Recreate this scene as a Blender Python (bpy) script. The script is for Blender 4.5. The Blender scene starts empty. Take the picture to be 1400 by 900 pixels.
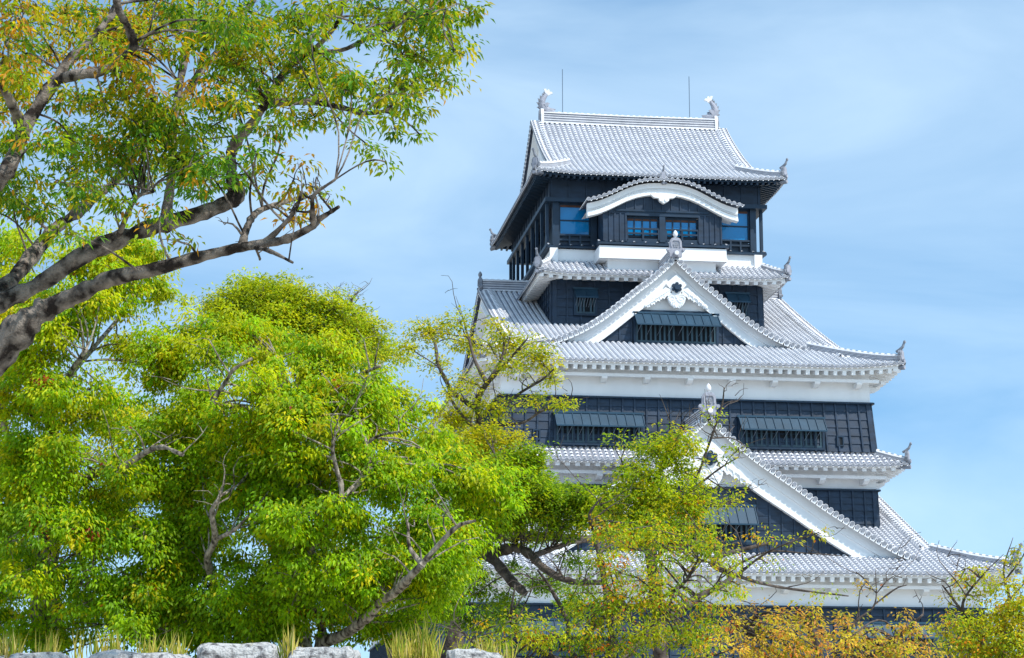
import bpy, math, random
import numpy as np
from mathutils import Vector, Matrix, noise as mnoise

random.seed(7)
rng = np.random.default_rng(7)
R = math.radians
scene = bpy.context.scene
col = scene.collection

# ------------------------------------------------------------------ camera
CAM = Vector((-24.317, -122.808, 0.0))      # eye height is z = 0
YAW = 0.14
PITCH = R(11.651)
FPX = 3000.0                                 # focal length in pixels of a 1400 wide picture
cd = bpy.data.cameras.new("camera")
cam = bpy.data.objects.new("camera", cd)
col.objects.link(cam)
cam.location = CAM
cam.rotation_euler = (math.pi / 2 + PITCH, 0, -YAW)
cd.sensor_width = 36.0
cd.lens = 36.0 * FPX / 1400.0
cd.clip_start = 0.5
cd.clip_end = 9000
scene.camera = cam

# ------------------------------------------------------------------ light
SUN_AZ, SUN_EL = R(42), R(50)                # azimuth measured from the facade normal to the right
world = bpy.data.worlds.new("World")
scene.world = world
world.use_nodes = True
wt = world.node_tree
wt.nodes.clear()
wo = wt.nodes.new("ShaderNodeOutputWorld")
bg = wt.nodes.new("ShaderNodeBackground")
sky = wt.nodes.new("ShaderNodeTexSky")
sky.sky_type = 'NISHITA'
sky.sun_disc = False
sky.sun_elevation = SUN_EL
sky.sun_rotation = math.pi - SUN_AZ
sky.altitude = 0
sky.air_density = 1.0
sky.dust_density = 0.6
sky.ozone_density = 1.6
tc = wt.nodes.new("ShaderNodeTexCoord")
mp = wt.nodes.new("ShaderNodeMapping")
mp.inputs['Scale'].default_value = (1.3, 1.3, 4.5)
mp.inputs['Rotation'].default_value = (R(9), R(-14), 0)
mp.inputs['Location'].default_value = (0.35, 0.2, 0.1)
nz = wt.nodes.new("ShaderNodeTexNoise")
nz.inputs['Scale'].default_value = 2.6
nz.inputs['Detail'].default_value = 9
nz.inputs['Roughness'].default_value = 0.52
nz.inputs['Distortion'].default_value = 0.5
rp = wt.nodes.new("ShaderNodeValToRGB")
rp.color_ramp.elements[0].position = 0.30
rp.color_ramp.elements[1].position = 0.76
rp.color_ramp.elements[0].color = (0.06, 0.06, 0.06, 1)
rp.color_ramp.elements[1].color = (0.52, 0.52, 0.52, 1)
mx = wt.nodes.new("ShaderNodeMixRGB")
mx.inputs['Color2'].default_value = (4.4, 5.35, 5.95, 1)     # thin cloud
tint = wt.nodes.new("ShaderNodeMixRGB")
tint.blend_type = 'MULTIPLY'
tint.inputs['Fac'].default_value = 1.0
tint.inputs['Color2'].default_value = (0.60, 0.90, 0.95, 1)
L = wt.links.new
up_ = wt.nodes.new("ShaderNodeMapping")          # take the colour of the sky from higher above the horizon
up_.inputs['Scale'].default_value = (1, 1, 0.9)
up_.inputs['Location'].default_value = (0, 0, 0.22)
L(tc.outputs['Generated'], up_.inputs['Vector'])
L(up_.outputs['Vector'], sky.inputs['Vector'])
L(tc.outputs['Generated'], mp.inputs['Vector'])
L(mp.outputs['Vector'], nz.inputs['Vector'])
L(nz.outputs['Fac'], rp.inputs['Fac'])
L(sky.outputs['Color'], tint.inputs['Color1'])
L(tint.outputs['Color'], mx.inputs['Color1'])
L(rp.outputs['Color'], mx.inputs['Fac'])
L(mx.outputs['Color'], bg.inputs['Color'])
L(bg.outputs['Background'], wo.inputs['Surface'])
bg.inputs['Strength'].default_value = 0.15

sd = bpy.data.lights.new("sun", 'SUN')
sd.energy = 2.9
sd.angle = R(0.5)
sd.color = (1.0, 0.955, 0.88)
sun = bpy.data.objects.new("sun", sd)
col.objects.link(sun)
sv = Vector((math.sin(SUN_AZ) * math.cos(SUN_EL), -math.cos(SUN_AZ) * math.cos(SUN_EL), math.sin(SUN_EL)))
sun.rotation_euler = sv.to_track_quat('Z', 'Y').to_euler()
sun.location = (30, -60, 80)

vs = scene.view_settings
scene.display_settings.display_device = 'sRGB'
vs.view_transform = 'Standard'
vs.look = 'None'
vs.exposure = 0.74
vs.gamma = 1.0
vs.use_curve_mapping = False
scene.render.engine = 'CYCLES'
scene.cycles.max_bounces = 10
scene.cycles.diffuse_bounces = 6
scene.cycles.transmission_bounces = 6
scene.cycles.transparent_max_bounces = 8

# ------------------------------------------------------------------ pixel -> world (for laying out distances)
_cp, _sp = math.cos(PITCH), math.sin(PITCH)
_cy, _sy = math.cos(YAW), math.sin(YAW)
def at(px, py, dist):
    """point seen at photo pixel (px, py) at horizontal distance dist metres from the eye"""
    a = (px - 700) / FPX
    b = (450 - py) / FPX
    dep = _cp - b * _sp
    up = _sp + b * _cp
    k = dist / dep
    lat, up = a * k, up * k
    return Vector((CAM.x + lat * _cy + dist * _sy, CAM.y - lat * _sy + dist * _cy, up))
RIGHT = Vector((_cy, -_sy, 0)); FWD = Vector((_sy, _cy, 0)); UP = Vector((0, 0, 1))

# ------------------------------------------------------------------ materials
MATS = {}
def mat(name, base, rough=0.7, var=0.12, scale=3.0, bump=0.0, bscale=20.0, spec=0.3, metal=0.0, base2=None, coat=0.0, stretch=(1, 1, 1), sharp=(.3, .7)):
    m = bpy.data.materials.new(name); m.use_nodes = True
    nt = m.node_tree; b = nt.nodes['Principled BSDF']
    t = nt.nodes.new("ShaderNodeTexCoord"); mpn = nt.nodes.new("ShaderNodeMapping")
    mpn.inputs['Scale'].default_value = stretch
    nt.links.new(t.outputs['Object'], mpn.inputs['Vector'])
    n = nt.nodes.new("ShaderNodeTexNoise"); n.inputs['Scale'].default_value = scale; n.inputs['Detail'].default_value = 6
    nt.links.new(mpn.outputs['Vector'], n.inputs['Vector'])
    r = nt.nodes.new("ShaderNodeValToRGB")
    r.color_ramp.elements[0].position = sharp[0]; r.color_ramp.elements[1].position = sharp[1]
    c2 = base2 or base
    r.color_ramp.elements[0].color = tuple(max(0, v * (1 - var)) for v in base) + (1,)
    r.color_ramp.elements[1].color = tuple(min(1, v * (1 + var)) for v in c2) + (1,)
    nt.links.new(n.outputs['Fac'], r.inputs['Fac']); nt.links.new(r.outputs['Color'], b.inputs['Base Color'])
    b.inputs['Roughness'].default_value = rough; b.inputs['Metallic'].default_value = metal
    b.inputs['Specular IOR Level'].default_value = spec; b.inputs['Coat Weight'].default_value = coat
    if bump:
        n2 = nt.nodes.new("ShaderNodeTexNoise"); n2.inputs['Scale'].default_value = bscale; n2.inputs['Detail'].default_value = 5
        nt.links.new(mpn.outputs['Vector'], n2.inputs['Vector'])
        bp = nt.nodes.new("ShaderNodeBump"); bp.inputs['Strength'].default_value = bump; bp.inputs['Distance'].default_value = 0.03
        nt.links.new(n2.outputs['Fac'], bp.inputs['Height']); nt.links.new(bp.outputs['Normal'], b.inputs['Normal'])
    MATS[name] = m
    return m
mat('plaster', (0.78, 0.79, 0.80), 0.8, 0.05, 1.2, 0.12, 6, stretch=(1, 1, .3))
mat('plaster_joint', (0.72, 0.72, 0.74), 0.8, 0.12, 0.9)
mat('pan_tile', (0.22, 0.23, 0.27), 0.7, 0.25, 3.0, spec=0.3)
mat('roof_tile', (0.105, 0.118, 0.16), 0.6, 0.35, 5.0, spec=0.4)
mat('ornament_tile', (0.20, 0.215, 0.25), 0.6, 0.3, 4.0, 0.3, 12, spec=0.4)
mat('pale_ornament_tile', (0.30, 0.31, 0.36), 0.65, 0.18, 5.0, 0.3, 12, spec=0.3)
mat('black_boards', (0.010, 0.026, 0.054), 0.5, 0.35, 1.6, 0.15, 18, spec=0.4, stretch=(1, 1, 3))
mat('black_timber', (0.005, 0.022, 0.048), 0.5, 0.3, 2.0, spec=0.4)
mat('awning_metal', (0.014, 0.052, 0.092), 0.55, 0.15, 1.5, spec=0.35)
mat('lattice_timber', (0.02, 0.055, 0.078), 0.5, 0.2, 2.0, spec=0.5)
mat('opening_shade', (0.006, 0.010, 0.015), 0.8, 0.2, 1.0)  # near-black colour standing for the shade inside openings
mat('window_glass', (0.004, 0.19, 0.46), 0.08, 0.12, 0.6, spec=0.45, coat=0.15)  # base colour carries the deep blue of the reflected sky
mat('brown_inside', (0.10, 0.045, 0.03), 0.7, 0.3, 2.0)
mat('bark_zelkova', (0.035, 0.027, 0.023), 0.9, 0.3, 6.0, 1.0, 45, base2=(0.19, 0.16, 0.135), spec=0.1, sharp=(.40, .60))
mat('bark_camphor', (0.055, 0.042, 0.032), 0.9, 0.4, 15.0, 1.0, 40, base2=(0.30, 0.26, 0.21), spec=0.1, sharp=(.34, .66), stretch=(1, 1, .45))
mat('bark_dark', (0.06, 0.045, 0.04), 0.9, 0.5, 6.0, 0.8, 20, base2=(0.11, 0.09, 0.08), spec=0.1)
mat('stone', (0.17, 0.165, 0.175), 0.9, 0.3, 13.0, 1.0, 45, base2=(0.38, 0.38, 0.38), spec=0.1, sharp=(.34, .52))
mat('base_stone', (0.22, 0.2, 0.18), 0.9, 0.4, 1.5, 0.8, 4, spec=0.15)
mat('soil_grass', (0.07, 0.085, 0.03), 0.95, 0.4, 0.6, spec=0.1)
mat('gravel', (0.52, 0.48, 0.41), 0.95, 0.3, 3.0, spec=0.1)  # unseen ground, made this pale to bounce fill light onto the keep
mat('rod_metal', (0.16, 0.2, 0.25), 0.4, 0.1, 1.0, metal=0.6)

def leaf_mat(name, transl=0.42, rough=0.45, spec=0.25):
    m = bpy.data.materials.new(name); m.use_nodes = True
    nt = m.node_tree; b = nt.nodes['Principled BSDF']; out = nt.nodes['Material Output']
    at_ = nt.nodes.new("ShaderNodeAttribute"); at_.attribute_name = 'tint'
    nt.links.new(at_.outputs['Color'], b.inputs['Base Color'])
    b.inputs['Roughness'].default_value = rough; b.inputs['Specular IOR Level'].default_value = spec
    tr = nt.nodes.new("ShaderNodeBsdfTranslucent")
    hs = nt.nodes.new("ShaderNodeMixRGB"); hs.blend_type = 'MULTIPLY'; hs.inputs['Fac'].default_value = 1
    hs.inputs['Color2'].default_value = (1.25, 1.15, 0.5, 1)
    nt.links.new(at_.outputs['Color'], hs.inputs['Color1']); nt.links.new(hs.outputs['Color'], tr.inputs['Color'])
    ms = nt.nodes.new("ShaderNodeMixShader"); ms.inputs['Fac'].default_value = transl
    nt.links.new(b.outputs['BSDF'], ms.inputs[1]); nt.links.new(tr.outputs['BSDF'], ms.inputs[2])
    nt.links.new(ms.outputs['Shader'], out.inputs['Surface'])
    MATS[name] = m
leaf_mat('leaf', 0.58)
leaf_mat('grass_blade', 0.3, 0.6, 0.2)

# ------------------------------------------------------------------ mesh helpers
class MB:
    def __init__(s): s.v = []; s.f = []; s.m = []; s.n = 0; s.mats = []
    def mi(s, name):
        if name not in s.mats: s.mats.append(name)
        return s.mats.index(name)
    def add(s, pts, faces, mt):
        k = s.n; i = s.mi(mt)
        pts = [tuple(p) for p in pts]
        s.v += pts; s.n += len(pts)
        s.f += [tuple(k + j for j in f) for f in faces]; s.m += [i] * len(faces)
    def grid(s, G, mt, closed=False):
        """G[n, m, 3]; mt a name or an [n-1, m-1] array of indices"""
        n, m = G.shape[:2]; k = s.n
        s.v += G.reshape(-1, 3).tolist(); s.n += n * m
        mm = m if closed else m - 1
        a = np.arange(n - 1)[:, None] * m + np.arange(mm)[None]
        b = np.arange(n - 1)[:, None] * m + (np.arange(mm)[None] + 1) % m
        q = np.stack([a, b, b + m, a + m], -1).reshape(-1, 4) + k
        s.f += [tuple(t) for t in q.tolist()]
        if isinstance(mt, str): s.m += [s.mi(mt)] * len(q)
        else: s.m += np.asarray(mt).reshape(-1).tolist()
    def box(s, c, size, mt, rz=0.0):
        x, y, z = (v / 2 for v in size)
        cz, sz = math.cos(rz), math.sin(rz)
        s.obox(Vector(c), Vector((cz * x, sz * x, 0)), Vector((-sz * y, cz * y, 0)), Vector((0, 0, z)), mt)
    def bx(s, x0, x1, y0, y1, z0, z1, mt):
        s.box(((x0 + x1) / 2, (y0 + y1) / 2, (z0 + z1) / 2), (abs(x1 - x0), abs(y1 - y0), abs(z1 - z0)), mt)
    def obox(s, c, a, b, u, mt):
        p = [c + a * i + b * j + u * k for k in (-1, 1) for j in (-1, 1) for i in (-1, 1)]
        s.add(p, [(0, 2, 3, 1), (4, 5, 7, 6), (0, 1, 5, 4), (2, 6, 7, 3), (0, 4, 6, 2), (1, 3, 7, 5)], mt)
    def bar(s, p0, p1, side, w, h, mt):
        """box beam from p0 to p1, width w along side, height h"""
        p0, p1, side = Vector(p0), Vector(p1), Vector(side).normalized()
        t = (p1 - p0); u = t.cross(side)
        if u.length < 1e-6: u = UP.copy()
        u.normalize()
        s.obox((p0 + p1) / 2, t / 2, side * w / 2, u * h / 2, mt)
    def tube(s, pts, rad, mt, seg=8, cap=True, jit=0.0):
        P = np.array([tuple(p) for p in pts], float); n = len(P)
        rad = np.broadcast_to(np.asarray(rad, float), (n,))
        T = np.gradient(P, axis=0); T /= np.linalg.norm(T, axis=1)[:, None] + 1e-9
        ref = np.array([0.13, 0.2, 1.0]) if abs(T[0, 2]) < .9 else np.array([1.0, .1, 0])
        A = np.cross(T, ref); A /= np.linalg.norm(A, axis=1)[:, None] + 1e-9
        B = np.cross(T, A)
        th = np.linspace(0, 2 * math.pi, seg, endpoint=False)
        rr = rad[:, None] * (1 + jit * rng.standard_normal((n, seg)))
        G = P[:, None] + rr[..., None] * (np.cos(th)[None, :, None] * A[:, None] + np.sin(th)[None, :, None] * B[:, None])
        k = s.n
        s.grid(G, mt, closed=True)
        if cap:
            i = s.mi(mt)
            s.f += [tuple(range(k, k + seg)), tuple(range(k + (n - 1) * seg, k + n * seg))]; s.m += [i, i]
    def sweep(s, path, sec, A, B, mt):
        """closed section sec [(a, b)] carried along path with fixed axes A, B (B may be an array per point)"""
        P = np.array([tuple(p) for p in path], float); A = np.array(tuple(A), float)
        B = np.array([tuple(b) for b in B], float) if isinstance(B, (list, np.ndarray)) and len(B) == len(P) and not isinstance(B, Vector) else np.broadcast_to(np.array(tuple(B), float), P.shape)
        S = np.array(sec, float)
        G = P[:, None] + S[None, :, 0, None] * A[None, None] + S[None, :, 1, None] * B[:, None]
        k = s.n; n, m = len(P), len(S)
        s.grid(G, mt, closed=True)
        i = s.mi(mt); s.f += [tuple(range(k, k + m)), tuple(range(k + (n - 1) * m, k + n * m))]; s.m += [i, i]
    def disc(s, c, nrm, r, depth, mt, seg=10):
        """short cylinder facing nrm"""
        c = Vector(c); nrm = Vector(nrm).normalized()
        a = nrm.cross(UP)
        if a.length < .05: a = Vector((1, 0, 0))
        a.normalize(); b = nrm.cross(a)
        ring = [a * math.cos(t) * r + b * math.sin(t) * r for t in (2 * math.pi * i / seg for i in range(seg))]
        pts = [c + q for q in ring] + [c + q + nrm * depth for q in ring]
        f = [tuple((i, (i + 1) % seg, seg + (i + 1) % seg, seg + i)) for i in range(seg)] + [tuple(range(seg, 2 * seg))]
        s.add(pts, f, mt)
    def plate(s, outline, mapf, v0, v1, mt):
        """flat outline [(u, z)] extruded from v0 to v1; mapf(u, v, z) -> world"""
        n = len(outline)
        pts = [mapf(u, v0, z) for u, z in outline] + [mapf(u, v1, z) for u, z in outline]
        f = [(i, (i + 1) % n, n + (i + 1) % n, n + i) for i in range(n)] + [tuple(range(n)), tuple(range(n, 2 * n))]
        s.add(pts, f, mt)
    def build(s, name, parent=None, smooth=False, bevel=0.0):
        me = bpy.data.meshes.new(name)
        me.from_pydata(s.v, [], s.f)
        for nme in s.mats: me.materials.append(MATS[nme])
        me.polygons.foreach_set('material_index', np.array(s.m, np.int32))
        if smooth: me.polygons.foreach_set('use_smooth', np.ones(len(s.f), bool))
        me.update()
        o = bpy.data.objects.new(name, me); col.objects.link(o)
        if parent is not None: adopt(o, parent)
        if bevel:
            bv = o.modifiers.new('bevel', 'BEVEL'); bv.width = bevel; bv.segments = 2; bv.limit_method = 'ANGLE'
        return o

ORIG = {}
def root_loc(o):
    v = Vector((0, 0, 0))
    while o is not None:
        v += o.location; o = o.parent
    return v
def adopt(o, parent):
    o.parent = parent
    o.matrix_parent_inverse = Matrix.Translation(-root_loc(parent)) if parent.type == 'EMPTY' else Matrix.Identity(4)
    if parent.type != 'EMPTY' and parent.parent is not None and False: pass
def empty(name, loc, label=None, cat=None, group=None, parent=None):
    o = bpy.data.objects.new(name, None); col.objects.link(o); o.empty_display_size = .3
    o.location = loc
    if parent is not None:
        o.parent = parent; o.matrix_parent_inverse = Matrix.Translation(-root_loc(parent))
    tag(o, label, cat, group)
    return o
def tag(o, label=None, cat=None, group=None, kind=None):
    if label: o['label'] = label
    if cat: o['category'] = cat
    if group: o['group'] = group
    if kind: o['kind'] = kind
    return o

# ------------------------------------------------------------------ setting
def sheet(name, z, mt, xs, ys):
    mb = MB()
    G = np.array([[(x, y, z(x, y)) for x in xs] for y in ys], float)
    mb.grid(G, mt)
    return tag(mb.build(name), kind='structure')
WALL_D = 24.0                                # the retaining wall runs across the view at this distance
def local(p): 
    q = Vector(p) - CAM
    return q.dot(RIGHT), q.dot(FWD)
def court_z(x, y):
    return -1.6
sheet('ground', court_z, 'gravel', [-6000, -400, -100, 0, 100, 400, 6000], [-6000, -500, -150, -60, 60, 400, 6000])
mb = MB()
lats = [-90, -30, -15, 0, 15, 30, 90]
deps = [WALL_D + .45, 30, 36, 45, 60, 80, 110, 160]
mb.grid(np.array([[tuple(CAM + RIGHT * a + FWD * d + UP * (1.30 - min(1.6, max(0, d - 50) * .03))) for a in lats] for d in deps]), 'gravel')
tag(mb.build('terrace'), kind='structure')

# ------------------------------------------------------------------ castle keep
BASE_Z = -0.3
castle = empty('castle_keep', (0, 0, BASE_Z), 'tall white and black castle keep with stacked tiled roofs rising behind the trees', 'castle')

def prof_fn(a, b):
    return lambda s: a * s + b * s * s

RS = 0.082        # tile rib radius
PITCH_T = 0.30    # rib spacing
def rib(mb, pts, lat, r=RS, seg=0.30, cap_n=None, fat=0.02, jt=0.14, off=0.0):
    """one row of round tiles with plaster collars; pts run from the eave upward"""
    P = np.array([tuple(p) for p in pts], float)
    d = np.linalg.norm(np.diff(P, axis=0), axis=1); Lc = np.concatenate([[0], np.cumsum(d)])
    tot = Lc[-1]
    if tot < 0.05: return
    n = max(1, int(round(tot / seg))); st = tot / n
    k = np.arange(n) * st
    pos = np.stack([k, k + st * .54, k + st * .541, k + st * .999], 1).reshape(-1)
    rad = np.tile([r, r, r + fat, r + fat], n)
    Q = np.stack([np.interp(pos, Lc, P[:, i]) for i in range(3)], 1)
    T = np.gradient(P, axis=0) if len(P) > 2 else np.repeat((P[1] - P[0])[None], 2, 0)
    T = np.stack([np.interp(pos, Lc, T[:, i]) for i in range(3)], 1)
    lt = np.array(tuple(lat), float)
    N = np.cross(lt[None], T); N /= np.linalg.norm(N, axis=1)[:, None] + 1e-9
    N *= np.where(N[:, 2:3] < 0, -1, 1)
    th = np.array([0, .24, .5, .76, 1.0]) * math.pi
    G = Q[:, None] + rad[:, None, None] * (np.cos(th)[None, :, None] * lt[None, None] + np.sin(th)[None, :, None] * N[:, None])
    it, ip = mb.mi('roof_tile'), mb.mi('plaster_joint')
    M = np.full((len(pos) - 1, 4), ip)
    M[0::4, 1:3] = it
    if n > 1: M[0::4, 0] = ip
    mb.grid(G, M)
    if cap_n is not None:
        c = Vector(Q[0]) + Vector(N[0]) * 0.0
        mb.disc(c - Vector(cap_n) * .01, cap_n, r + .022, .035, 'plaster_joint', 9)
        mb.disc(c + Vector(cap_n) * .025, cap_n, r + .004, .018, 'ornament_tile', 9)

class Roof:
    """hipped tiled roof: eave rectangle (w, d), eave level z0, prof(s) rise over inset s of the front, k = hip ratio"""
    def __init__(s, w, d, z0, prof, k=1.0, upt=0.35, Lc=3.5, smax=None, verge=None):
        s.w, s.d, s.z0, s.prof, s.k, s.U, s.L, s.smax, s.verge = w, d, z0, prof, k, upt, Lc, smax, verge
    def lift(s, x, y):
        tx = min(1, max(0, (abs(x) - (s.w - s.L)) / s.L)); ty = min(1, max(0, (abs(y) - (s.d - s.L)) / s.L))
        return s.U * (tx * ty) ** 1.6
    def pt(s, face, a, t):
        """face front/back/left/right; a along the eave, t inset from the eave"""
        if face in ('front', 'back'):
            y = -(s.d - t) if face == 'front' else (s.d - t); x = a; z = s.z0 + s.prof(t)
        else:
            x = -(s.w - t) if face == 'left' else (s.w - t); y = a; z = s.z0 + s.prof(t * s.k)
        return Vector((x, y, z + s.lift(x, y)))
    def tmax(s, face, a):
        if face in ('front', 'back'):
            if s.verge is not None and abs(a) <= s.verge: return s.d
            m = (s.w - abs(a)) * s.k
            return min(m, s.smax if s.smax else m)
        m = (s.d - abs(a)) / s.k
        lim = (s.w - s.verge + .25) if s.verge is not None else (s.smax / s.k)
        return min(m, lim)
    def out(s, face):
        return {'front': Vector((0, -1, 0)), 'back': Vector((0, 1, 0)), 'left': Vector((-1, 0, 0)), 'right': Vector((1, 0, 0))}[face]
    def lat(s, face):
        return Vector((1, 0, 0)) if face in ('front', 'back') else Vector((0, 1, 0))
    def build(s, parent, faces=('front', 'left', 'right', 'back'), cut=None, name='tiled_roof'):
        mb = MB()
        for fc in faces:
            half = s.w if fc in ('front', 'back') else s.d
            n = int(2 * half / PITCH_T); lat = s.lat(fc); o = s.out(fc)
            st = 2 * half / n
            rows = []
            for i in range(n + 1):
                a = -half + i * st
                tm = max(0.0, s.tmax(fc, max(-half + .01, min(half - .01, a))))
                rows.append((a, tm))
            fine = fc in ('front', 'left', 'right')
            # pan surface
            for i in range(n):
                a0, a1 = rows[i][0], rows[i + 1][0]; t0, t1 = rows[i][1], rows[i + 1][1]
                if abs(t0 - t1) > 1.2: t0 = t1 = max(t0, t1)
                m = 9 if fine else 5
                G = np.array([[tuple(s.pt(fc, a0, t0 * j / (m - 1))), tuple(s.pt(fc, a1, t1 * j / (m - 1)))] for j in range(m)])
                mb.grid(G, 'pan_tile')
                # drip tile hanging between two round tile ends
                p0, p1 = s.pt(fc, a0, 0), s.pt(fc, a1, 0)
                q = (p0 + p1) / 2
                mb.add([p0 + o * .02, p1 + o * .02, q + o * .02 - UP * .15], [(0, 1, 2)], 'plaster_joint')
                mb.add([p0 + o * .035 - UP * .02, p1 + o * .035 - UP * .02, q + o * .035 - UP * .09], [(0, 1, 2)], 'roof_tile')
            for i in range(n + 1):
                a, tm = rows[i]
                if tm < .12: continue
                tt = tm
                if cut: tt = cut(fc, a, tm)
                m = max(2, int(tt / .6) + 2)
                rib(mb, [s.pt(fc, a, tt * j / (m - 1)) for j in range(m)], lat, seg=0.30 if fine else 1.2, cap_n=o)
        return mb.build(name, parent)

def ridge_bar(mb, path, side, w=.30, h=.5, seg=.34, top=True):
    """ridge of stacked tiles: alternating courses and a row of round tiles on top"""
    P = [Vector(p) for p in path]
    lays = [(0, .12, 1.12, 'plaster_joint'), (.12, .27, 1.0, 'pan_tile'), (.27, .33, 1.08, 'plaster_joint'), (.33, .50, .97, 'pan_tile'), (.50, .56, 1.05, 'plaster_joint'),
            (.56, .72, .94, 'pan_tile'), (.72, .77, 1.02, 'plaster_joint'), (.77, .90, .92, 'pan_tile'), (.90, 1.0, 1.15, 'plaster_joint')]
    for a, b, ww, m in lays:
        q = w * ww / 2
        mb.sweep(P, [(-q, a * h), (q, a * h), (q, b * h), (-q, b * h)], side, UP, m)
    if top:
        rib(mb, [p + UP * h for p in P], side, r=.10, seg=seg, fat=.025)

def ornament_plate(mapf, c, s, v0, parent, name='ridge_end_ornament', pale=True, emblem=True):
    """ridge-end tile: shouldered plate with volutes, raised rim, emblem and a bud finial; c=(u,z) bottom centre, s = height"""
    mb = MB(); u0, z0 = c
    mt = 'pale_ornament_tile' if pale else 'ornament_tile'
    half = [(.30, 0), (.33, .22), (.44, .30), (.47, .40), (.40, .47), (.33, .46), (.31, .60), (.31, .80), (.22, .95), (.10, 1.0)]
    out = [(u0 + a * s, z0 + b * s) for a, b in half] + [(u0 - a * s, z0 + b * s) for a, b in reversed(half)]
    mb.plate(out, mapf, v0 - .18 * s, v0, mt)
    rim = [(.25, .50), (.25, .78), (.18, .90), (-.18, .90), (-.25, .78), (-.25, .50), (-.19, .50), (-.19, .75), (-.14, .83), (.14, .83), (.19, .75), (.19, .50)]
    mb.plate([(u0 + a * s, z0 + b * s) for a, b in rim], mapf, v0 - .01, v0 + .05 * s, mt)
    for sg in (-1, 1):
        c0 = mapf(u0 + sg * .40 * s, v0, z0 + .38 * s); n = mapf(0, 1, 0) - mapf(0, 0, 0)
        mb.disc(c0, n, .08 * s, .06 * s, mt, 12)
    if emblem:
        n = mapf(0, 1, 0) - mapf(0, 0, 0)
        mb.disc(mapf(u0, v0, z0 + .62 * s), n, .05 * s, .05 * s, 'ornament_tile', 8)
        for k in range(5):
            t = math.pi / 2 + k * 2 * math.pi / 5
            mb.disc(mapf(u0 + .10 * s * math.cos(t), v0, z0 + (.62 + .10 * math.sin(t)) * s), n, .055 * s, .04 * s, 'ornament_tile', 8)
        mb.disc(mapf(u0, v0 - .1, z0 + .16 * s), n, .15 * s, .25 * s, mt, 14)
        mb.disc(mapf(u0, v0 + .15 * s, z0 + .16 * s), n, .11 * s, .12 * s, 'plaster_joint', 12)
    o = mb.build(name, parent)
    # bud finial
    mb = MB()
    zz = np.array([.98, 1.05, 1.07, 1.12, 1.20, 1.28, 1.36, 1.40]); rr = np.array([.05, .05, .09, .115, .125, .10, .05, .008])
    mb.tube([mapf(u0, v0 - .08 * s, z0 + z * s) for z in zz], rr * s, 'plaster_joint' if pale else 'ornament_tile', 10)
    f = mb.build('bud_finial', parent, smooth=True)
    return o

def hip_end(corner, dirv, parent, s=1.0):
    """ornament at the outer end of a hip ridge: plate, upcurved horn and round tile ends"""
    mb = MB()
    d = Vector(dirv).normalized(); side = d.cross(UP).normalized()
    c = Vector(corner)
    mapf = lambda u, v, z: c + side * u + d * v + UP * z
    out = [(.20, 0), (.26, .12), (.30, .22), (.23, .28), (.22, .45), (.12, .58), (-.12, .58), (-.22, .45), (-.23, .28), (-.30, .22), (-.26, .12), (-.20, 0)]
    mb.plate([(a * s, b * s) for a, b in out], mapf, -.10 * s, .05 * s, 'ornament_tile')
    mb.plate([(a * s * .62, (.05 + b * .85) * s) for a, b in out], mapf, .05 * s, .09 * s, 'pale_ornament_tile')
    horn = [(-.28, .52), (-.05, .62), (.10, .74), (.18, .92), (.20, 1.04)]
    mb.tube([mapf(0, v * s, z * s) for v, z in horn], np.array([.07, .085, .075, .06, .05]) * s, 'ornament_tile', 8)
    mb.disc(mapf(0, .19 * s, .98 * s), d + UP * .3, .08 * s, .07 * s, 'ornament_tile', 10)
    for (u, v, z, r) in ((0, .02, -.02, .12), (-.2, -.2, -.30, .11), (0.0, 0.0, -.34, .125)):
        mb.tube([mapf(u * s, (v - .5) * s, z * s + .04), mapf(u * s, (v + .16) * s, z * s)], r * s, 'ornament_tile', 10)
        mb.disc(mapf(u * s, (v + .16) * s, z * s), d, r * .75 * s, .02, 'pale_ornament_tile', 10)
    return mb.build('hip_end_ornament', parent)

def hip_ridges(roof, parent, corners, t_in=None, h=.3, w=.26, orn=1.0, t0=.25):
    for sx, sy in corners:
        te = t_in
        pts = []
        for j in range(9):
            t = t0 + (te - t0) * j / 8
            x = sx * (roof.w - t); y = sy * (roof.d - t * roof.k)
            z = roof.z0 + roof.prof(t * roof.k) + roof.lift(x, y)
            pts.append(Vector((x, y, z - .02)))
        d = Vector((sx, sy * roof.k, 0)).normalized(); side = d.cross(UP)
        mb = MB(); ridge_bar(mb, pts, side, w, h)
        mb.build('hip_ridge', parent)
        c = pts[0] + d * .12 + UP * .06
        hip_end(c, d, parent, orn)

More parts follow.
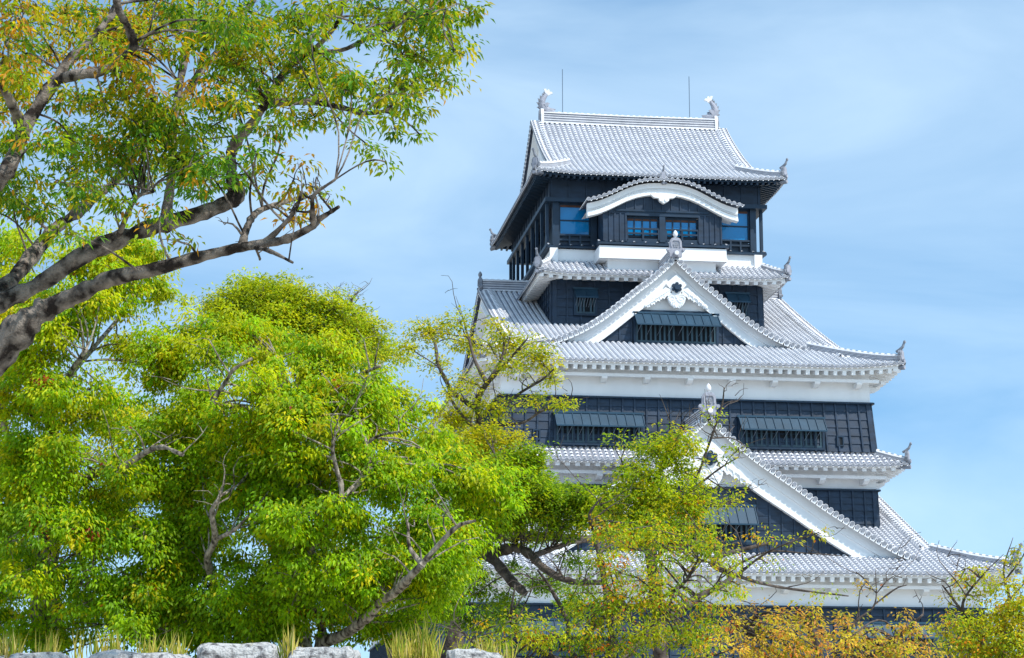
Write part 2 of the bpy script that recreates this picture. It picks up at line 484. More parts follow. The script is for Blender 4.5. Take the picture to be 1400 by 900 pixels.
def eave_band(roof, ww, wd, parent, mt='plaster', rafter=(.20, .24), sp=.48, drop=.16, br_sp=2.42, brackets=True, faces=('front', 'left', 'right', 'back'), wall_z=None):
    """fascia, soffit, rafters and brackets under the eave of a roof, out from a wall rectangle (ww, wd)"""
    mb = MB(); brk = []; IN = .24
    for fc in faces:
        half = roof.w if fc in ('front', 'back') else roof.d
        over = (roof.d - wd) if fc in ('front', 'back') else (roof.w - ww)
        hw = ww if fc in ('front', 'back') else wd
        o, lat = roof.out(fc), roof.lat(fc)
        n = 40
        A = np.linspace(-half + IN, half - IN, n)
        edge = [roof.pt(fc, a, IN) - UP * (drop + .02) for a in A]
        mb.sweep(edge, [(-.05, -.13), (.06, -.13), (.06, .12), (-.05, .12)], o, UP, mt)         # fascia
        # soffit boards from the fascia to the wall
        inn = []
        for a in A:
            aw = a * (hw / half) if over < 99 else a
            base = roof.pt(fc, a, IN).z
            q = roof.pt(fc, a, IN) - o * (over - IN - .02)
            q = Vector((q.x, q.y, base)) + UP * (over * .22)
            if fc in ('front', 'back'): q.x = aw
            else: q.y = aw
            inn.append(q - UP * (drop + .02))
        mb.grid(np.array([[tuple(e), tuple(i)] for e, i in zip(edge, inn)]), mt)
        nr = max(2, int(2 * (half - .3) / sp))
        for i in range(nr + 1):
            a = -(half - .3) + i * 2 * (half - .3) / nr
            e = roof.pt(fc, a, IN - .02) - UP * (drop + .13 + rafter[1] / 2)
            ln = over - IN
            if abs(a) > hw: ln = max(.2, over - (abs(a) - hw) * 1.0)
            q = e - o * ln + UP * ln * .2
            mb.bar(e, q, lat, rafter[0], rafter[1], mt)
        # wall plate
        if brackets:
            zb = roof.pt(fc, 0, .1).z - drop - .13 - rafter[1] - .12
            yy = over * .42
            c0 = roof.pt(fc, -hw - .3, over - yy); c1 = roof.pt(fc, hw + .3, over - yy)
            c0.z = c1.z = zb
            mb.bar(c0, c1, o, .22, .16, mt)
            nb = max(2, int(round(2 * (hw - .5) / br_sp)))
            for i in range(nb + 1):
                a = -(hw - .75) + i * 2 * (hw - .75) / nb
                b = MB()
                base = roof.pt(fc, a, over); base.z = zb - .19
                mapf = lambda u, v, z, base=base, o=o, lat=lat: base + lat * v + o * u + UP * z
                b.plate([(-.1, -.14), (yy * .75, -.14), (yy + .10, .0), (yy + .14, .11), (-.1, .11)], mapf, -.14, .14, mt)
                brk.append(b)
            # corner brackets
    ob = mb.build('eave', parent)
    for b in brk: b.build('eave_bracket', parent)
    return ob

def wall_ring(w, d, z0, z1, mt, name, parent, th=.3):
    mb = MB()
    mb.bx(-w, w, -d, -d + th, z0, z1, mt); mb.bx(-w, w, d - th, d, z0, z1, mt)
    mb.bx(-w, -w + th, -d + th, d - th, z0, z1, mt); mb.bx(w - th, w, -d + th, d - th, z0, z1, mt)
    return mb.build(name, parent)

def cladding(w, d, z0, z1, parent, flare=.06, row=.36, bat=.62, name='board_cladding', cap=True, faces=('front', 'left', 'right'), mt='black_boards'):
    """lapped dark boards with vertical battens on the wall rectangle; flares outward towards the bottom"""
    mb = MB()
    n = max(1, int(round((z1 - z0) / row))); rh = (z1 - z0) / n
    for fc in faces:
        hw = w if fc in ('front', 'back') else d
        o = {'front': Vector((0, -1, 0)), 'left': Vector((-1, 0, 0)), 'right': Vector((1, 0, 0)), 'back': Vector((0, 1, 0))}[fc]
        lat = Vector((1, 0, 0)) if fc in ('front', 'back') else Vector((0, 1, 0))
        off = d if fc in ('front', 'back') else w
        for k in range(n):
            zb, zt = z0 + k * rh, z0 + (k + 1) * rh
            fb = flare * (1 - k / n) + .035; ft = flare * (1 - (k + 1) / n) + .008
            hb = hw + fb
            P = [o * (off + ft) - lat * hb + UP * zt, o * (off + ft) + lat * hb + UP * zt,
                 o * (off + fb + .012) + lat * hb + UP * zb, o * (off + fb + .012) - lat * hb + UP * zb,
                 o * (off - .02) + lat * hb + UP * zb, o * (off - .02) - lat * hb + UP * zb]
            mb.add(P, [(0, 1, 2, 3), (3, 2, 4, 5)], mt)
        nb = int(round(2 * hw / bat))
        for i in range(nb + 1):
            a = -hw + .05 + i * (2 * hw - .1) / nb
            w_ = .085 if 0 < i < nb else .24
            if i == 0: a += .08
            if i == nb: a -= .08
            sc = 1 + flare / hw
            mb.bar(o * (off + .05) + lat * a + UP * (z1 - .01), o * (off + flare + .075) + lat * a * sc + UP * (z0 + .01), lat, w_, .07, mt)
        if cap:
            mb.bar(o * (off + .10) - lat * (hw + .12) + UP * (z1 + .03), o * (off + .10) + lat * (hw + .12) + UP * (z1 + .03), o, .20, .09, 'black_timber')
    return mb.build(name, parent)

def awning(mapf, u0, u1, v, zt, zs, proj, zb, parent, label=None, seams=10, shear=.2, bars=20):
    """propped-open board shutter above a barred window; v = plane of the wall, zs = lower edge of shutter, zb = sill"""
    e = MB()
    uvec = (mapf(1, 0, 0) - mapf(0, 0, 0)).normalized()
    o = (mapf(0, 1, 0) - mapf(0, 0, 0)).normalized()
    # frame round the opening
    e.bar(mapf(u0 - .06, v + .07, zb - .05), mapf(u1 + .06, v + .07, zb - .05), o, .16, .12, 'black_timber')
    e.bar(mapf(u0 - .10, v + .09, zt + .05), mapf(u1 + .10, v + .09, zt + .05), o, .2, .10, 'awning_metal')
    for u in (u0, u1):
        e.bar(mapf(u, v + .06, zb), mapf(u, v + .06, zt), uvec, .13, .14, 'black_timber')
    e.plate([(u0, zb), (u1, zb), (u1, zt), (u0, zt)], mapf, v - .02, v + .012, 'opening_shade')  # flat dark panel on the wall paints the shaded opening
    fr = e.build('barred_window', parent)
    if label: fr['label'] = label
    b = MB()
    n = bars
    for i in range(n):
        u = u0 + (i + .5) * (u1 - u0) / n
        if i == n // 2: continue
        b.bar(mapf(u, v + .05, zb), mapf(u, v + .05, zt - .15), uvec, .10, .06, 'lattice_timber')
    b.bar(mapf(u0, v + .055, zb + .06), mapf(u1, v + .055, zb + .06), o, .07, .1, 'lattice_timber')
    b.build('window_bars', fr)
    s = MB()
    p0, p1 = mapf(u0 - .02, v + .14, zt), mapf(u1 + .02, v + .14, zt)
    q0, q1 = mapf(u0 + .02, v + proj, zs), mapf(u1 + .06, v + proj, zs)
    nrm = (q0 - p0).cross(uvec).normalized()
    s.add([p0, p1, q1, q0, p0 - nrm * .05, p1 - nrm * .05, q1 - nrm * .05, q0 - nrm * .05],
          [(0, 1, 2, 3), (7, 6, 5, 4), (3, 2, 6, 7), (0, 3, 7, 4), (1, 5, 6, 2)], 'awning_metal')
    sgn = 1 if nrm.z > 0 else -1
    for i in range(seams + 1):
        f = i / seams
        s.bar(p0.lerp(p1, f) + nrm * sgn * .02, q0.lerp(q1, f) + nrm * sgn * .02, uvec, .035, .05, 'awning_metal')
    s.bar(q0 + nrm * sgn * .01, q1 + nrm * sgn * .01, o, .05, .07, 'awning_metal')
    s.build('shutter', fr)
    for i in range(8):
        r = MB()
        f = (i + .4) / 8
        a = q0.lerp(q1, f); c = mapf(u0 + (u1 - u0) * (f - .03), v + .08, zs - (zs - zb) * .55)
        r.tube([a, c], .012, 'rod_metal', 5)
        r.build('prop_rod', fr)
    return fr

FRONT = lambda u, v, z: Vector((u, -v, z))
LEFT = lambda u, v, z: Vector((-v, u, z))
RGT = lambda u, v, z: Vector((v, u, z))

def cint(pts):
    xs = [p[0] for p in pts]; zs = [p[1] for p in pts]
    return lambda u: float(np.interp(abs(u), xs, zs))
def smooth_curve(pts, n=40):
    """Catmull-Rom through the (u, z) points, resampled"""
    P = [np.array(p, float) for p in pts]
    P = [2 * P[0] - P[1]] + P + [2 * P[-1] - P[-2]]
    out = []
    for i in range(1, len(P) - 2):
        for t in np.linspace(0, 1, 8, endpoint=False):
            p0, p1, p2, p3 = P[i - 1:i + 3]
            out.append(.5 * ((2 * p1) + (-p0 + p2) * t + (2 * p0 - 5 * p1 + 4 * p2 - p3) * t * t + (-p0 + 3 * p1 - 3 * p2 + p3) * t ** 3))
    out.append(P[-2])
    return out

def verge(mb, mapf, curve, v_front, band=.6, sgns=(-1, 1), r=.10):
    """row of short round tiles along the sloping edge of a gable, their ends facing out, and a rib behind them"""
    n = (mapf(0, 1, 0) - mapf(0, 0, 0)).normalized()
    for sg in sgns:
        C = [np.array((sg * c[0], c[1])) for c in curve]
        d = [0]
        for a, b in zip(C, C[1:]): d.append(d[-1] + float(np.linalg.norm(b - a)))
        m = int(d[-1] / .31)
        pts = []
        for i in range(m + 1):
            q = d[-1] * (i + .35) / (m + .7)
            u = float(np.interp(q, d, [c[0] for c in C])); z = float(np.interp(q, d, [c[1] for c in C]))
            u2 = float(np.interp(q + .1, d, [c[0] for c in C])); z2 = float(np.interp(q + .1, d, [c[1] for c in C]))
            tang = (mapf(u2, 0, z2) - mapf(u, 0, z))
            if tang.length < 1e-4: tang = mapf(sg, 0, -.6) - mapf(0, 0, 0)
            tang.normalize()
            rib(mb, [mapf(u, v_front, z), mapf(u, v_front - band * .5, z), mapf(u, v_front - band, z + .02)], tang, r=r, seg=.3, cap_n=n)
            nn = (tang.cross(n)); nn = nn if nn.z > 0 else -nn
            # hanging edge tile below each round end
            p = mapf(u, v_front - .005, z); 
            mb.add([p - tang * .15, p + tang * .15, p + tang * .12 - nn * .22, p - tang * .12 - nn * .22], [(0, 1, 2, 3)], 'plaster_joint')
            mb.add([p + n * .012 - tang * .15 - nn * .02, p + n * .012 + tang * .06 - nn * .02, p + n * .012 - tang * .05 - nn * .17], [(0, 1, 2)], 'roof_tile')
            pts.append((u, z))
        G = np.array([[tuple(mapf(u, v_front, z)), tuple(mapf(u, v_front - band - .1, z))] for u, z in [tuple(c) for c in C]])
        mb.grid(G, 'roof_tile')
        lat = n
        ln = [mapf(u, v_front - band, z + .06) for u, z in reversed(pts)]
        rib(mb, ln, lat, r=.11, seg=.34, fat=.02)

def barge(mapf, curve, v0, parent, t_top=.2, thick=(1.0, .95), steps=((0, 1, .0), (.30, .86, .06), (.52, .72, .11)), name='barge_board', mt='plaster', ulim=None):
    """stepped white gable board following the curve; thick = vertical depth at apex and foot"""
    mb = MB()
    C = [tuple(c) for c in curve]
    U = C[-1][0]
    for sg in (-1, 1):
        for k, (f0, f1, pr) in enumerate(steps):
            pass
        lay = [(0.0, .42, .14), (.42, .60, .05), (.60, .74, .12), (.74, .86, .17), (.86, 1.0, .22)]
        for f0, f1, pr in lay:
            top, bot = [], []
            for u, z in C:
                th = thick[0] + (thick[1] - thick[0]) * u / U
                top.append((sg * u, z - t_top - th * f0)); bot.append((sg * u, z - t_top - th * f1))
            n = len(C)
            G = np.array([[tuple(mapf(a[0], v0 - .22, a[1])), tuple(mapf(a[0], v0 + pr, a[1])), tuple(mapf(b[0], v0 + pr, b[1])), tuple(mapf(b[0], v0 - .22, b[1]))] for a, b in zip(top, bot)])
            k = mb.n
            mb.grid(G, mt, closed=True)
            i = mb.mi(mt); mb.f.append((k, k + 1, k + 2, k + 3)); mb.m.append(i)
            kk = k + (n - 1) * 4; mb.f.append((kk, kk + 1, kk + 2, kk + 3)); mb.m.append(i)
    return mb.build(name, parent)

def pendant(mapf, c, s, v, parent):
    """white carved gable pendant: centre drop with two scrolls, leafy wings and a dark rosette"""
    mb = MB(); u0, z0 = c
    n = mapf(0, 1, 0) - mapf(0, 0, 0)
    half = [(0.0, -.62), (.12, -.66), (.30, -.52), (.42, -.33), (.48, -.12), (.40, .02), (.26, .0), (.20, .10), (.32, .34), (.55, .62), (.2, .95), (0, 1.1)]
    out = [(u0 + a * s, z0 + b * s) for a, b in half] + [(u0 - a * s, z0 + b * s) for a, b in reversed(half[1:-1])]
    mb.plate(out, mapf, v - .05, v + .10, 'plaster')
    for sg in (-1, 1):
        # scroll: a spiral tube
        pts = []
        for k in range(20):
            t = k / 19 * 3.6 * math.pi; r = (.26 - .20 * k / 19) * s
            pts.append(mapf(u0 + sg * (.24 * s + math.cos(t + .5) * r), v + .10, z0 - .16 * s + math.sin(t + .5) * r))
        mb.tube(pts, .045 * s, 'plaster', 6)
        for k in range(3):
            pts = [mapf(u0 + sg * (.06 + .10 * k) * s, v + .10, z0 + (-.62 + .05 * k) * s), mapf(u0 + sg * (.12 + .10 * k) * s, v + .12, z0 + (-.45 + .06 * k) * s)]
            mb.tube(pts, .04 * s, 'plaster', 6)
        # leafy wing running down under the board
        w = [(.56, .16), (.80, .0), (1.05, -.16), (1.28, -.36), (1.50, -.52)]
        for k, (a, b) in enumerate(w):
            q = (.30 - .035 * k) * s
            loop = [(u0 + sg * (a * s + q * x), z0 + b * s + q * y) for x, y in ((-.95, .55), (.1, .9), (.9, .1), (.75, -.75), (.35, -.45), (.1, -.95), (-.25, -.5), (-.7, -.7))]
            mb.plate(loop, mapf, v - .05, v + .09 - .01 * k, 'plaster')
            mb.tube([mapf(u0 + sg * (a * s - q * .6), v + .09, z0 + b * s + q * .4), mapf(u0 + sg * (a * s + q * .2), v + .11, z0 + b * s - q * .1), mapf(u0 + sg * (a * s + q * .3), v + .09, z0 + b * s - q * .6)], .03 * s, 'plaster', 5)
    ob = mb.build('carved_pendant', parent)
    rb = MB()
    zc = z0 + .42 * s
    rb.disc(mapf(u0, v + .08, zc), n, .14 * s, .22 * s, 'black_timber', 10)
    for k in range(6):
        t = k * math.pi / 3 + .5
        rb.disc(mapf(u0 + .19 * s * math.cos(t), v + .08, zc + .19 * s * math.sin(t)), n, .095 * s, .13 * s, 'black_timber', 8)
    rb.build('rosette', ob)
    return ob

def front_gable(curve, v_front, v_back, zwall, z_foot, name_lbl, orn_s, orn_z, pend, black_top, thick, ridge_back, ridge_h=.5, tb=.07):
    """cross gable with its own little tiled roof facing the viewer"""
    C = smooth_curve(curve)
    U, zf = C[-1]
    # tiles of the two small slopes running back
    mb = MB()
    fz = lambda u: float(np.interp(abs(u), [c[0] for c in C], [c[1] for c in C]))
    n = int((v_front - .75 - v_back) / PITCH_T)
    for sg in (-1, 1):
        G = np.array([[tuple(FRONT(sg * c[0], v_front - .5, c[1] - .02)), tuple(FRONT(sg * c[0], v_back, c[1] - .02))] for c in C])
        mb.grid(G, 'pan_tile')
        for i in range(n + 1):
            v = v_front - .95 - i * PITCH_T
            rib(mb, [FRONT(sg * c[0], v, c[1] - .02) for c in reversed(C)], Vector((0, 1, 0)), seg=.3)
    verge(mb, FRONT, C, v_front)
    roof = mb.build('gable_roof', castle)
    r = MB()
    ridge_bar(r, [FRONT(0, v_front - .05, C[0][1] - .05), FRONT(0, (v_front + ridge_back) / 2, C[0][1] - .05), FRONT(0, ridge_back, C[0][1] - .05)], Vector((1, 0, 0)), .42, ridge_h)
    r.build('gable_ridge', roof)
    ornament_plate(FRONT, (0, orn_z), orn_s, v_front + .10, roof)
    # gable wall
    w = MB()
    pts = [(-u, z - .3) for u, z in reversed(C)] + [(u, z - .3) for u, z in C[1:]]
    poly = [(-U, z_foot - .8)] + pts + [(U, z_foot - .8)]
    w.plate(poly, FRONT, zwall - .3, zwall, 'plaster')
    gw = w.build('gable_wall', castle)
    barge(FRONT, C, v_front - .62, gw, t_top=tb, thick=thick)
    if pend: pendant(FRONT, pend[0], pend[1], v_front - .34, gw)
    # dark boards on the lower part of the gable wall
    b = MB()
    zt = black_top
    ub = U
    inner = [(u, z) for u, z in C if z - tb - thick[0] * .85 < zt]
    umax = inner[0][0]
    def lim(u): return min(zt, fz(u) - tb - thick[0] * .75)
    us = np.linspace(-U + .5, U - .5, 40)
    top = [(u, lim(u)) for u in us]
    b.plate([(us[0], z_foot - .6)] + top + [(us[-1], z_foot - .6)], FRONT, zwall, zwall + .06, 'black_boards')
    for i in range(int(2 * U / .62)):
        u = -U + .6 + i * .62
        if lim(u) > z_foot - .1: b.bar(FRONT(u, zwall + .08, z_foot - .5), FRONT(u, zwall + .08, lim(u) - .03), Vector((1, 0, 0)), .08, .06, 'black_boards')
    k = 0
    while z_foot + k * .36 < zt - .2:
        zz = z_foot + k * .36
        uu = max([abs(u) for u in us if lim(u) > zz + .02] + [0])
        if uu > .3: b.bar(FRONT(-uu, zwall + .065, zz), FRONT(uu, zwall + .065, zz), Vector((0, 1, 0)), .04, .03, 'black_boards')
        k += 1
    uu = max([abs(u) for u in us if lim(u) >= zt - .01] + [.5])
    b.bar(FRONT(-uu - .1, zwall + .10, zt + .02), FRONT(uu + .1, zwall + .10, zt + .02), Vector((0, 1, 0)), .16, .10, 'black_timber')
    b.build('gable_boards', gw)
    return roof, gw

def side_gable(roof_obj, rf, mapf, xv, zb, tb=.22, thick=.7, y_end=None, band=.6):
    """verge, barge board and wall of the gable end of a main roof; mapf LEFT or RGT"""
    ye = y_end
    C = [(y, rf.z0 + rf.prof(rf.d - y)) for y in np.linspace(0, ye, 24)]
    mb = MB(); verge(mb, mapf, C, xv + .12, band=band)
    mb.build('gable_verge', roof_obj)
    w = MB()
    pts = [(-u, z - .2) for u, z in reversed(C)] + [(u, z - .2) for u, z in C[1:]]
    w.plate([(-ye, zb)] + pts + [(ye, zb)], mapf, xv - .75, xv - .45, 'plaster')
    gw = w.build('gable_wall', castle)
    barge(mapf, C, xv - .22, gw, t_top=tb, thick=(thick, thick * .9))
    return gw

# ---- stone base and storey 1 (bottom)
mb = MB()
rings = []
for k in range(6):
    f = k / 5
    z = 5.6 - f * (5.6 - BASE_Z + .4); e = 3.2 * f ** 1.6 + .1
    rings.append([(-13.6 - e, -19.7 - e, z), (13.6 + e, -19.7 - e, z), (13.6 + e, 19.7 + e, z), (-13.6 - e, 19.7 + e, z)])
mb.grid(np.array(rings), 'base_stone', closed=True)
mb.build('stone_base', castle)
w1, d1 = 13.42, 19.55
wall_ring(w1, d1, 5.4, 9.75, 'plaster', 'plaster_wall', castle)
cladding(w1, d1, 5.5, 8.2, castle, flare=.10)
R1 = Roof(14.99, 20.99, 9.78, prof_fn(.425, .0006), k=1.0, upt=.42, Lc=4.2, verge=11.6)
def cut1(fc, a, tm):
    if fc == 'front' and abs(a) < 10.0: return min(tm, 7.4)
    return tm
r1 = R1.build(castle, cut=cut1)
eave_band(R1, w1, d1, castle)
hip_ridges(R1, r1, [(-1, -1), (1, -1)], t_in=3.4)
for mf in (LEFT, RGT): side_gable(r1, R1, mf, 11.6, 10.3, y_end=17.5)
mb = MB(); ridge_bar(mb, [Vector((-11.4, 0, 18.9)), Vector((-9.7, 0, 18.9))], Vector((0, 1, 0)), .45, .6); mb.build('main_ridge', r1)
mb = MB(); ridge_bar(mb, [Vector((9.7, 0, 18.9)), Vector((11.4, 0, 18.9))], Vector((0, 1, 0)), .45, .6); mb.build('main_ridge', r1)

# ---- storey 2
w2, d2 = 10.0, 14.0
wall_ring(w2, d2, 10.6, 15.9, 'plaster', 'plaster_wall', castle)
cladding(w2, d2, 11.9, 14.66, castle, flare=.06)
w3, d3 = 9.62, 14.62
k2 = (15.72 - d3) / (11.28 - w3)
R2 = Roof(11.28, 15.72, 15.76, prof_fn(.70, 0.0), k=k2, upt=.16, Lc=2.2, smax=15.72 - d3)
r2 = R2.build(castle)
eave_band(R2, w2, d2, castle, rafter=(.22, .16), sp=.5, drop=.16)
hip_ridges(R2, r2, [(-1, -1), (1, -1)], t_in=1.7, h=.2, orn=.9, t0=.2)

# ---- storey 3
wall_ring(w3, d3, 16.2, 21.0, 'plaster', 'plaster_wall', castle)
cladding(w3, d3, 16.55, 19.08, castle, flare=.17, row=.42)
R3 = Roof(11.13, 16.06, 20.78, prof_fn(.392, .0028), k=1.0, upt=.30, Lc=3.6, verge=8.85)
def cut3(fc, a, tm):
    if fc == 'front' and abs(a) < 5.9: return min(tm, 9.0)
    return tm
r3 = R3.build(castle, cut=cut3)
eave_band(R3, w3, d3, castle)
hip_ridges(R3, r3, [(-1, -1), (1, -1)], t_in=4.0, h=.34)
for mf in (LEFT, RGT): side_gable(r3, R3, mf, 8.85, 21.2, y_end=14.0)
for s_, e_ in ((-8.75, -5.7), (5.7, 8.75)):
    mb = MB(); ridge_bar(mb, [Vector((s_, 0, 27.75)), Vector((e_, 0, 27.75))], Vector((0, 1, 0)), .5, .62); mb.build('main_ridge', r3)
ornament_plate(LEFT, (0, 27.6), .95, 8.95, r3, pale=False, emblem=False)
ornament_plate(RGT, (0, 27.6), .95, 8.95, r3, pale=False, emblem=False)

# ---- storey 4 walls and skirt roof
w4, d4 = 5.86, 7.5
wall_ring(w4, d4, 23.0, 26.9, 'black_timber', 'timber_wall', castle)
cladding(w4, d4, 23.4, 26.75, castle, flare=.03, row=.48, bat=.78, cap=False)
w5, d5 = 5.92, 7.39
k4 = (9.35 - d5) / (6.98 - w5)
R4 = Roof(6.98, 9.35, 26.86, prof_fn(.53, 0.0), k=k4, upt=.2, Lc=1.8, smax=9.35 - d5)
r4 = R4.build(castle)
eave_band(R4, w4, d4, castle, rafter=(.22, .17), sp=.5, drop=.16, brackets=False)
hip_ridges(R4, r4, [(-1, -1), (1, -1)], t_in=1.0, h=.22, orn=.9, t0=.12)
for u0, u1 in ((-4.62, -3.45), (3.85, 5.05)):
    awning(FRONT, u0, u1, d4 + .05, 26.30, 25.80, .42, 24.95, castle, seams=2, bars=6)

# ---- storey 5: white base, gallery floor, posts, windows
wall_ring(5.9, 7.36, 27.2, 28.68, 'plaster', 'plaster_wall', castle)
for x in (-5.75, 5.72):
    mb = MB(); mb.bx(x - .22, x + .22, -7.55, -7.30, 27.75, 28.62, 'plaster'); mb.build('plaster_pilaster', castle)
mb = MB(); mb.bx(4.0, 5.5, -7.52, -7.36, 27.82, 27.98, 'plaster'); mb.build('plaster_moulding', castle)
# ledge with small tiles
def ledge(x0, x1, y, z, parent):
    mb = MB()
    mb.add([(x0, y + .25, z + .16), (x1, y + .25, z + .16), (x1, y - .14, z), (x0, y - .14, z), (x0, y + .25, z - .1), (x1, y + .25, z - .1), (x1, y - .14, z - .1), (x0, y - .14, z - .1)],
           [(0, 1, 2, 3), (3, 2, 6, 7), (7, 6, 5, 4), (0, 3, 7, 4), (1, 5, 6, 2)], 'black_timber')
    n = int((x1 - x0) / .62)
    for i in range(n + 1):
        x = x0 + .1 + i * (x1 - x0 - .2) / max(1, n)
        rib(mb, [Vector((x, y - .15, z + .02)), Vector((x, y + .05, z + .1)), Vector((x, y + .25, z + .18))], Vector((1, 0, 0)), r=.045, seg=.22, fat=.008)
    return mb.build('tiled_ledge', parent)
ledge(-6.12, -3.45, -7.42, 28.74, castle)
ledge(3.45, 6.2, -7.42, 28.70, castle)
mb = MB()
# side ledges and floor
mb.bx(-6.2, -5.9, -7.45, 7.4, 28.66, 28.84, 'black_timber'); mb.bx(5.9, 6.2, -7.45, 7.4, 28.62, 28.80, 'black_timber')
mb.bx(-5.95, 5.95, -7.36, 7.36, 28.60, 28.78, 'black_timber')
mb.build('gallery_floor', castle)
# upper band of boards below the eave
mb = MB()
zl, zu = 31.45, 32.75
mb.bx(-5.92, 5.92, -7.40, -7.15, zl, zu, 'black_boards'); mb.bx(-5.92, 5.92, 7.15, 7.40, zl, zu, 'black_boards')
mb.bx(-5.92, -5.67, -7.15, 7.15, zl, zu, 'black_boards'); mb.bx(5.67, 5.92, -7.15, 7.15, zl, zu, 'black_boards')
for i in range(13):
    x = -5.85 + i * 11.7 / 12
    mb.bx(x - .05, x + .05, -7.45, -7.40, zl, zu - .1, 'black_boards')
for i in range(16):
    y = -7.3 + i * 14.6 / 15
    mb.bx(-5.97, -5.92, y - .05, y + .05, zl, zu - .1, 'black_boards'); mb.bx(5.92, 5.97, y - .05, y + .05, zl, zu - .1, 'black_boards')
mb.build('upper_boards', castle)
mb = MB()
mb.bx(-6.25, 6.25, -7.68, -7.30, 31.22, 31.44, 'black_timber'); mb.bx(-6.25, 6.25, 7.30, 7.68, 31.22, 31.44, 'black_timber')
mb.bx(-6.25, -5.75, -7.30, 7.30, 31.22, 31.44, 'black_timber'); mb.bx(5.75, 6.25, -7.30, 7.30, 31.22, 31.44, 'black_timber')
mb.build('gallery_beam', castle)
# posts
def post(x, y, z0=28.78, z1=31.23, s=.26):
    mb = MB(); mb.bx(x - s / 2, x + s / 2, y - s / 2, y + s / 2, z0, z1, 'black_timber'); return mb.build('post', castle)
for x in (-5.62, -3.5, 3.5, 5.5): post(x, -7.24, s=.34)
for x in (-6.05, 6.05):
    for y in (-7.0, -5.2, -3.3, -1.6, .4, 2.4, 4.3, 6.0, 7.4): post(x, y, s=.17)
    post(x, 7.4, 27.2, 28.8, .17); post(x, 5.2, 27.2, 28.8, .17)
mb = MB(); mb.bx(-5.0, -4.8, -7.0, 4.2, 28.78, 31.3, 'black_timber'); mb.bx(4.8, 5.0, -7.0, 4.2, 28.78, 31.3, 'black_timber')
mb.bx(-4.8, 4.8, 4.0, 4.2, 28.78, 31.3, 'black_timber')
mb.build('inner_wall', castle)
def rail(x0, x1, y, z0, z1, parent, n=3):
    mb = MB()
    for z in (z1, (z0 + z1) / 2): mb.bx(x0, x1, y - .05, y + .05, z - .05, z + .05, 'black_timber')
    for i in range(n + 1):
        x = x0 + i * (x1 - x0) / n; mb.bx(x - .05, x + .05, y - .055, y + .055, z0 - .1, z1, 'black_timber')
    return mb.build('railing', parent)
def glazed(x0, x1, y, z0, z1, nm, nz_, parent, brown=None):
    mb = MB()
    for x in (x0, x1): mb.bx(x - .06, x + .06, y - .09, y + .05, z0, z1, 'black_timber')
    for z in (z0, z1): mb.bx(x0 + .06, x1 - .06, y - .08, y + .05, z - .06, z + .06, 'black_timber')
    for i in range(1, nm): 
        x = x0 + i * (x1 - x0) / nm; mb.bx(x - .035, x + .035, y - .06, y + .03, z0 + .06, z1 - .06, 'black_timber')
    for i in range(1, nz_):
        z = z0 + i * (z1 - z0) / nz_; mb.bx(x0 + .06, x1 - .06, y - .055, y + .03, z - .035, z + .035, 'black_timber')
    o = mb.build('glazed_window', parent)
    g = MB(); g.bx(x0 + .06, x1 - .06, y - .01, y + .01, z0 + .06, z1 - .06, 'window_glass'); g.build('glass', o)
    b = MB(); b.bx(x0 + .06, x1 - .06, y - .05, y - .02, z1 - .17, z1 - .06, 'brown_inside'); b.build('blind', o)
    return o
glazed(-5.40, -3.68, -7.12, 29.35, 31.2, 1, 2, castle)
glazed(3.68, 5.30, -7.12, 29.35, 31.2, 1, 2, castle)
for x0, x1 in ((-5.45, -3.65), (3.65, 5.34)):
    rail(x0, x1, -7.3, 28.86, 29.42, castle)
    mb = MB(); mb.bx(x0, x1, -7.2, -7.08, 28.78, 29.3, 'black_boards'); mb.build('dado_panel', castle)
# ---- bay below the curved gable
yb = -9.0
for x0, x1 in ((-3.28, -1.98), (2.02, 3.32)):
    mb = MB()
    mb.bx(x0, x1, yb, yb + .12, 28.72, 30.9, 'black_boards')
    for i in range(5):
        x = x0 + .04 + i * (x1 - x0 - .08) / 4; mb.bx(x - .045, x + .045, yb - .05, yb, 28.74, 30.86, 'black_boards')
    mb.build('bay_boards', castle)
mb = MB()
mb.bx(-3.28, -3.16, yb + .12, -7.1, 28.72, 31.2, 'black_boards'); mb.build('bay_side', castle)
mb = MB(); mb.bx(3.2, 3.32, yb + .12, -7.1, 28.72, 31.2, 'black_boards')
mb.build('bay_side', castle)
mb = MB()
mb.bx(-2.0, 2.05, yb - .06, yb + .16, 30.20, 30.42, 'black_timber')
mb.bx(-.16, .16, yb - .04, yb + .16, 28.75, 30.2, 'black_timber')
mb.bx(-2.0, 2.05, yb + .02, yb + .16, 28.72, 28.95, 'black_timber')
mb.build('bay_frame', castle)
glazed(-1.95, -.18, yb + .3, 29.1, 30.15, 4, 1, castle)
glazed(.18, 2.0, yb + .3, 29.1, 30.15, 4, 1, castle)
rail(-1.95, -.2, yb + .03, 28.95, 29.48, castle, 2); rail(.2, 2.0, yb + .03, 28.95, 29.48, castle, 2)
mb = MB()
mb.bx(-3.45, 3.5, yb - .02, -7.3, 28.46, 28.70, 'black_timber'); mb.build('bay_floor', castle)
ledge(-3.62, 3.66, yb - .12, 28.60, castle)
mb = MB()
mb.bx(-3.52, 3.52, yb - .16, -7.3, 27.72, 28.44, 'plaster')
mb.bx(-3.56, 3.56, yb - .24, yb - .10, 27.72, 27.90, 'plaster')
mb.bx(-3.0, 3.0, yb + .25, -7.3, 27.2, 27.72, 'plaster')
mb.build('bay_base', castle)
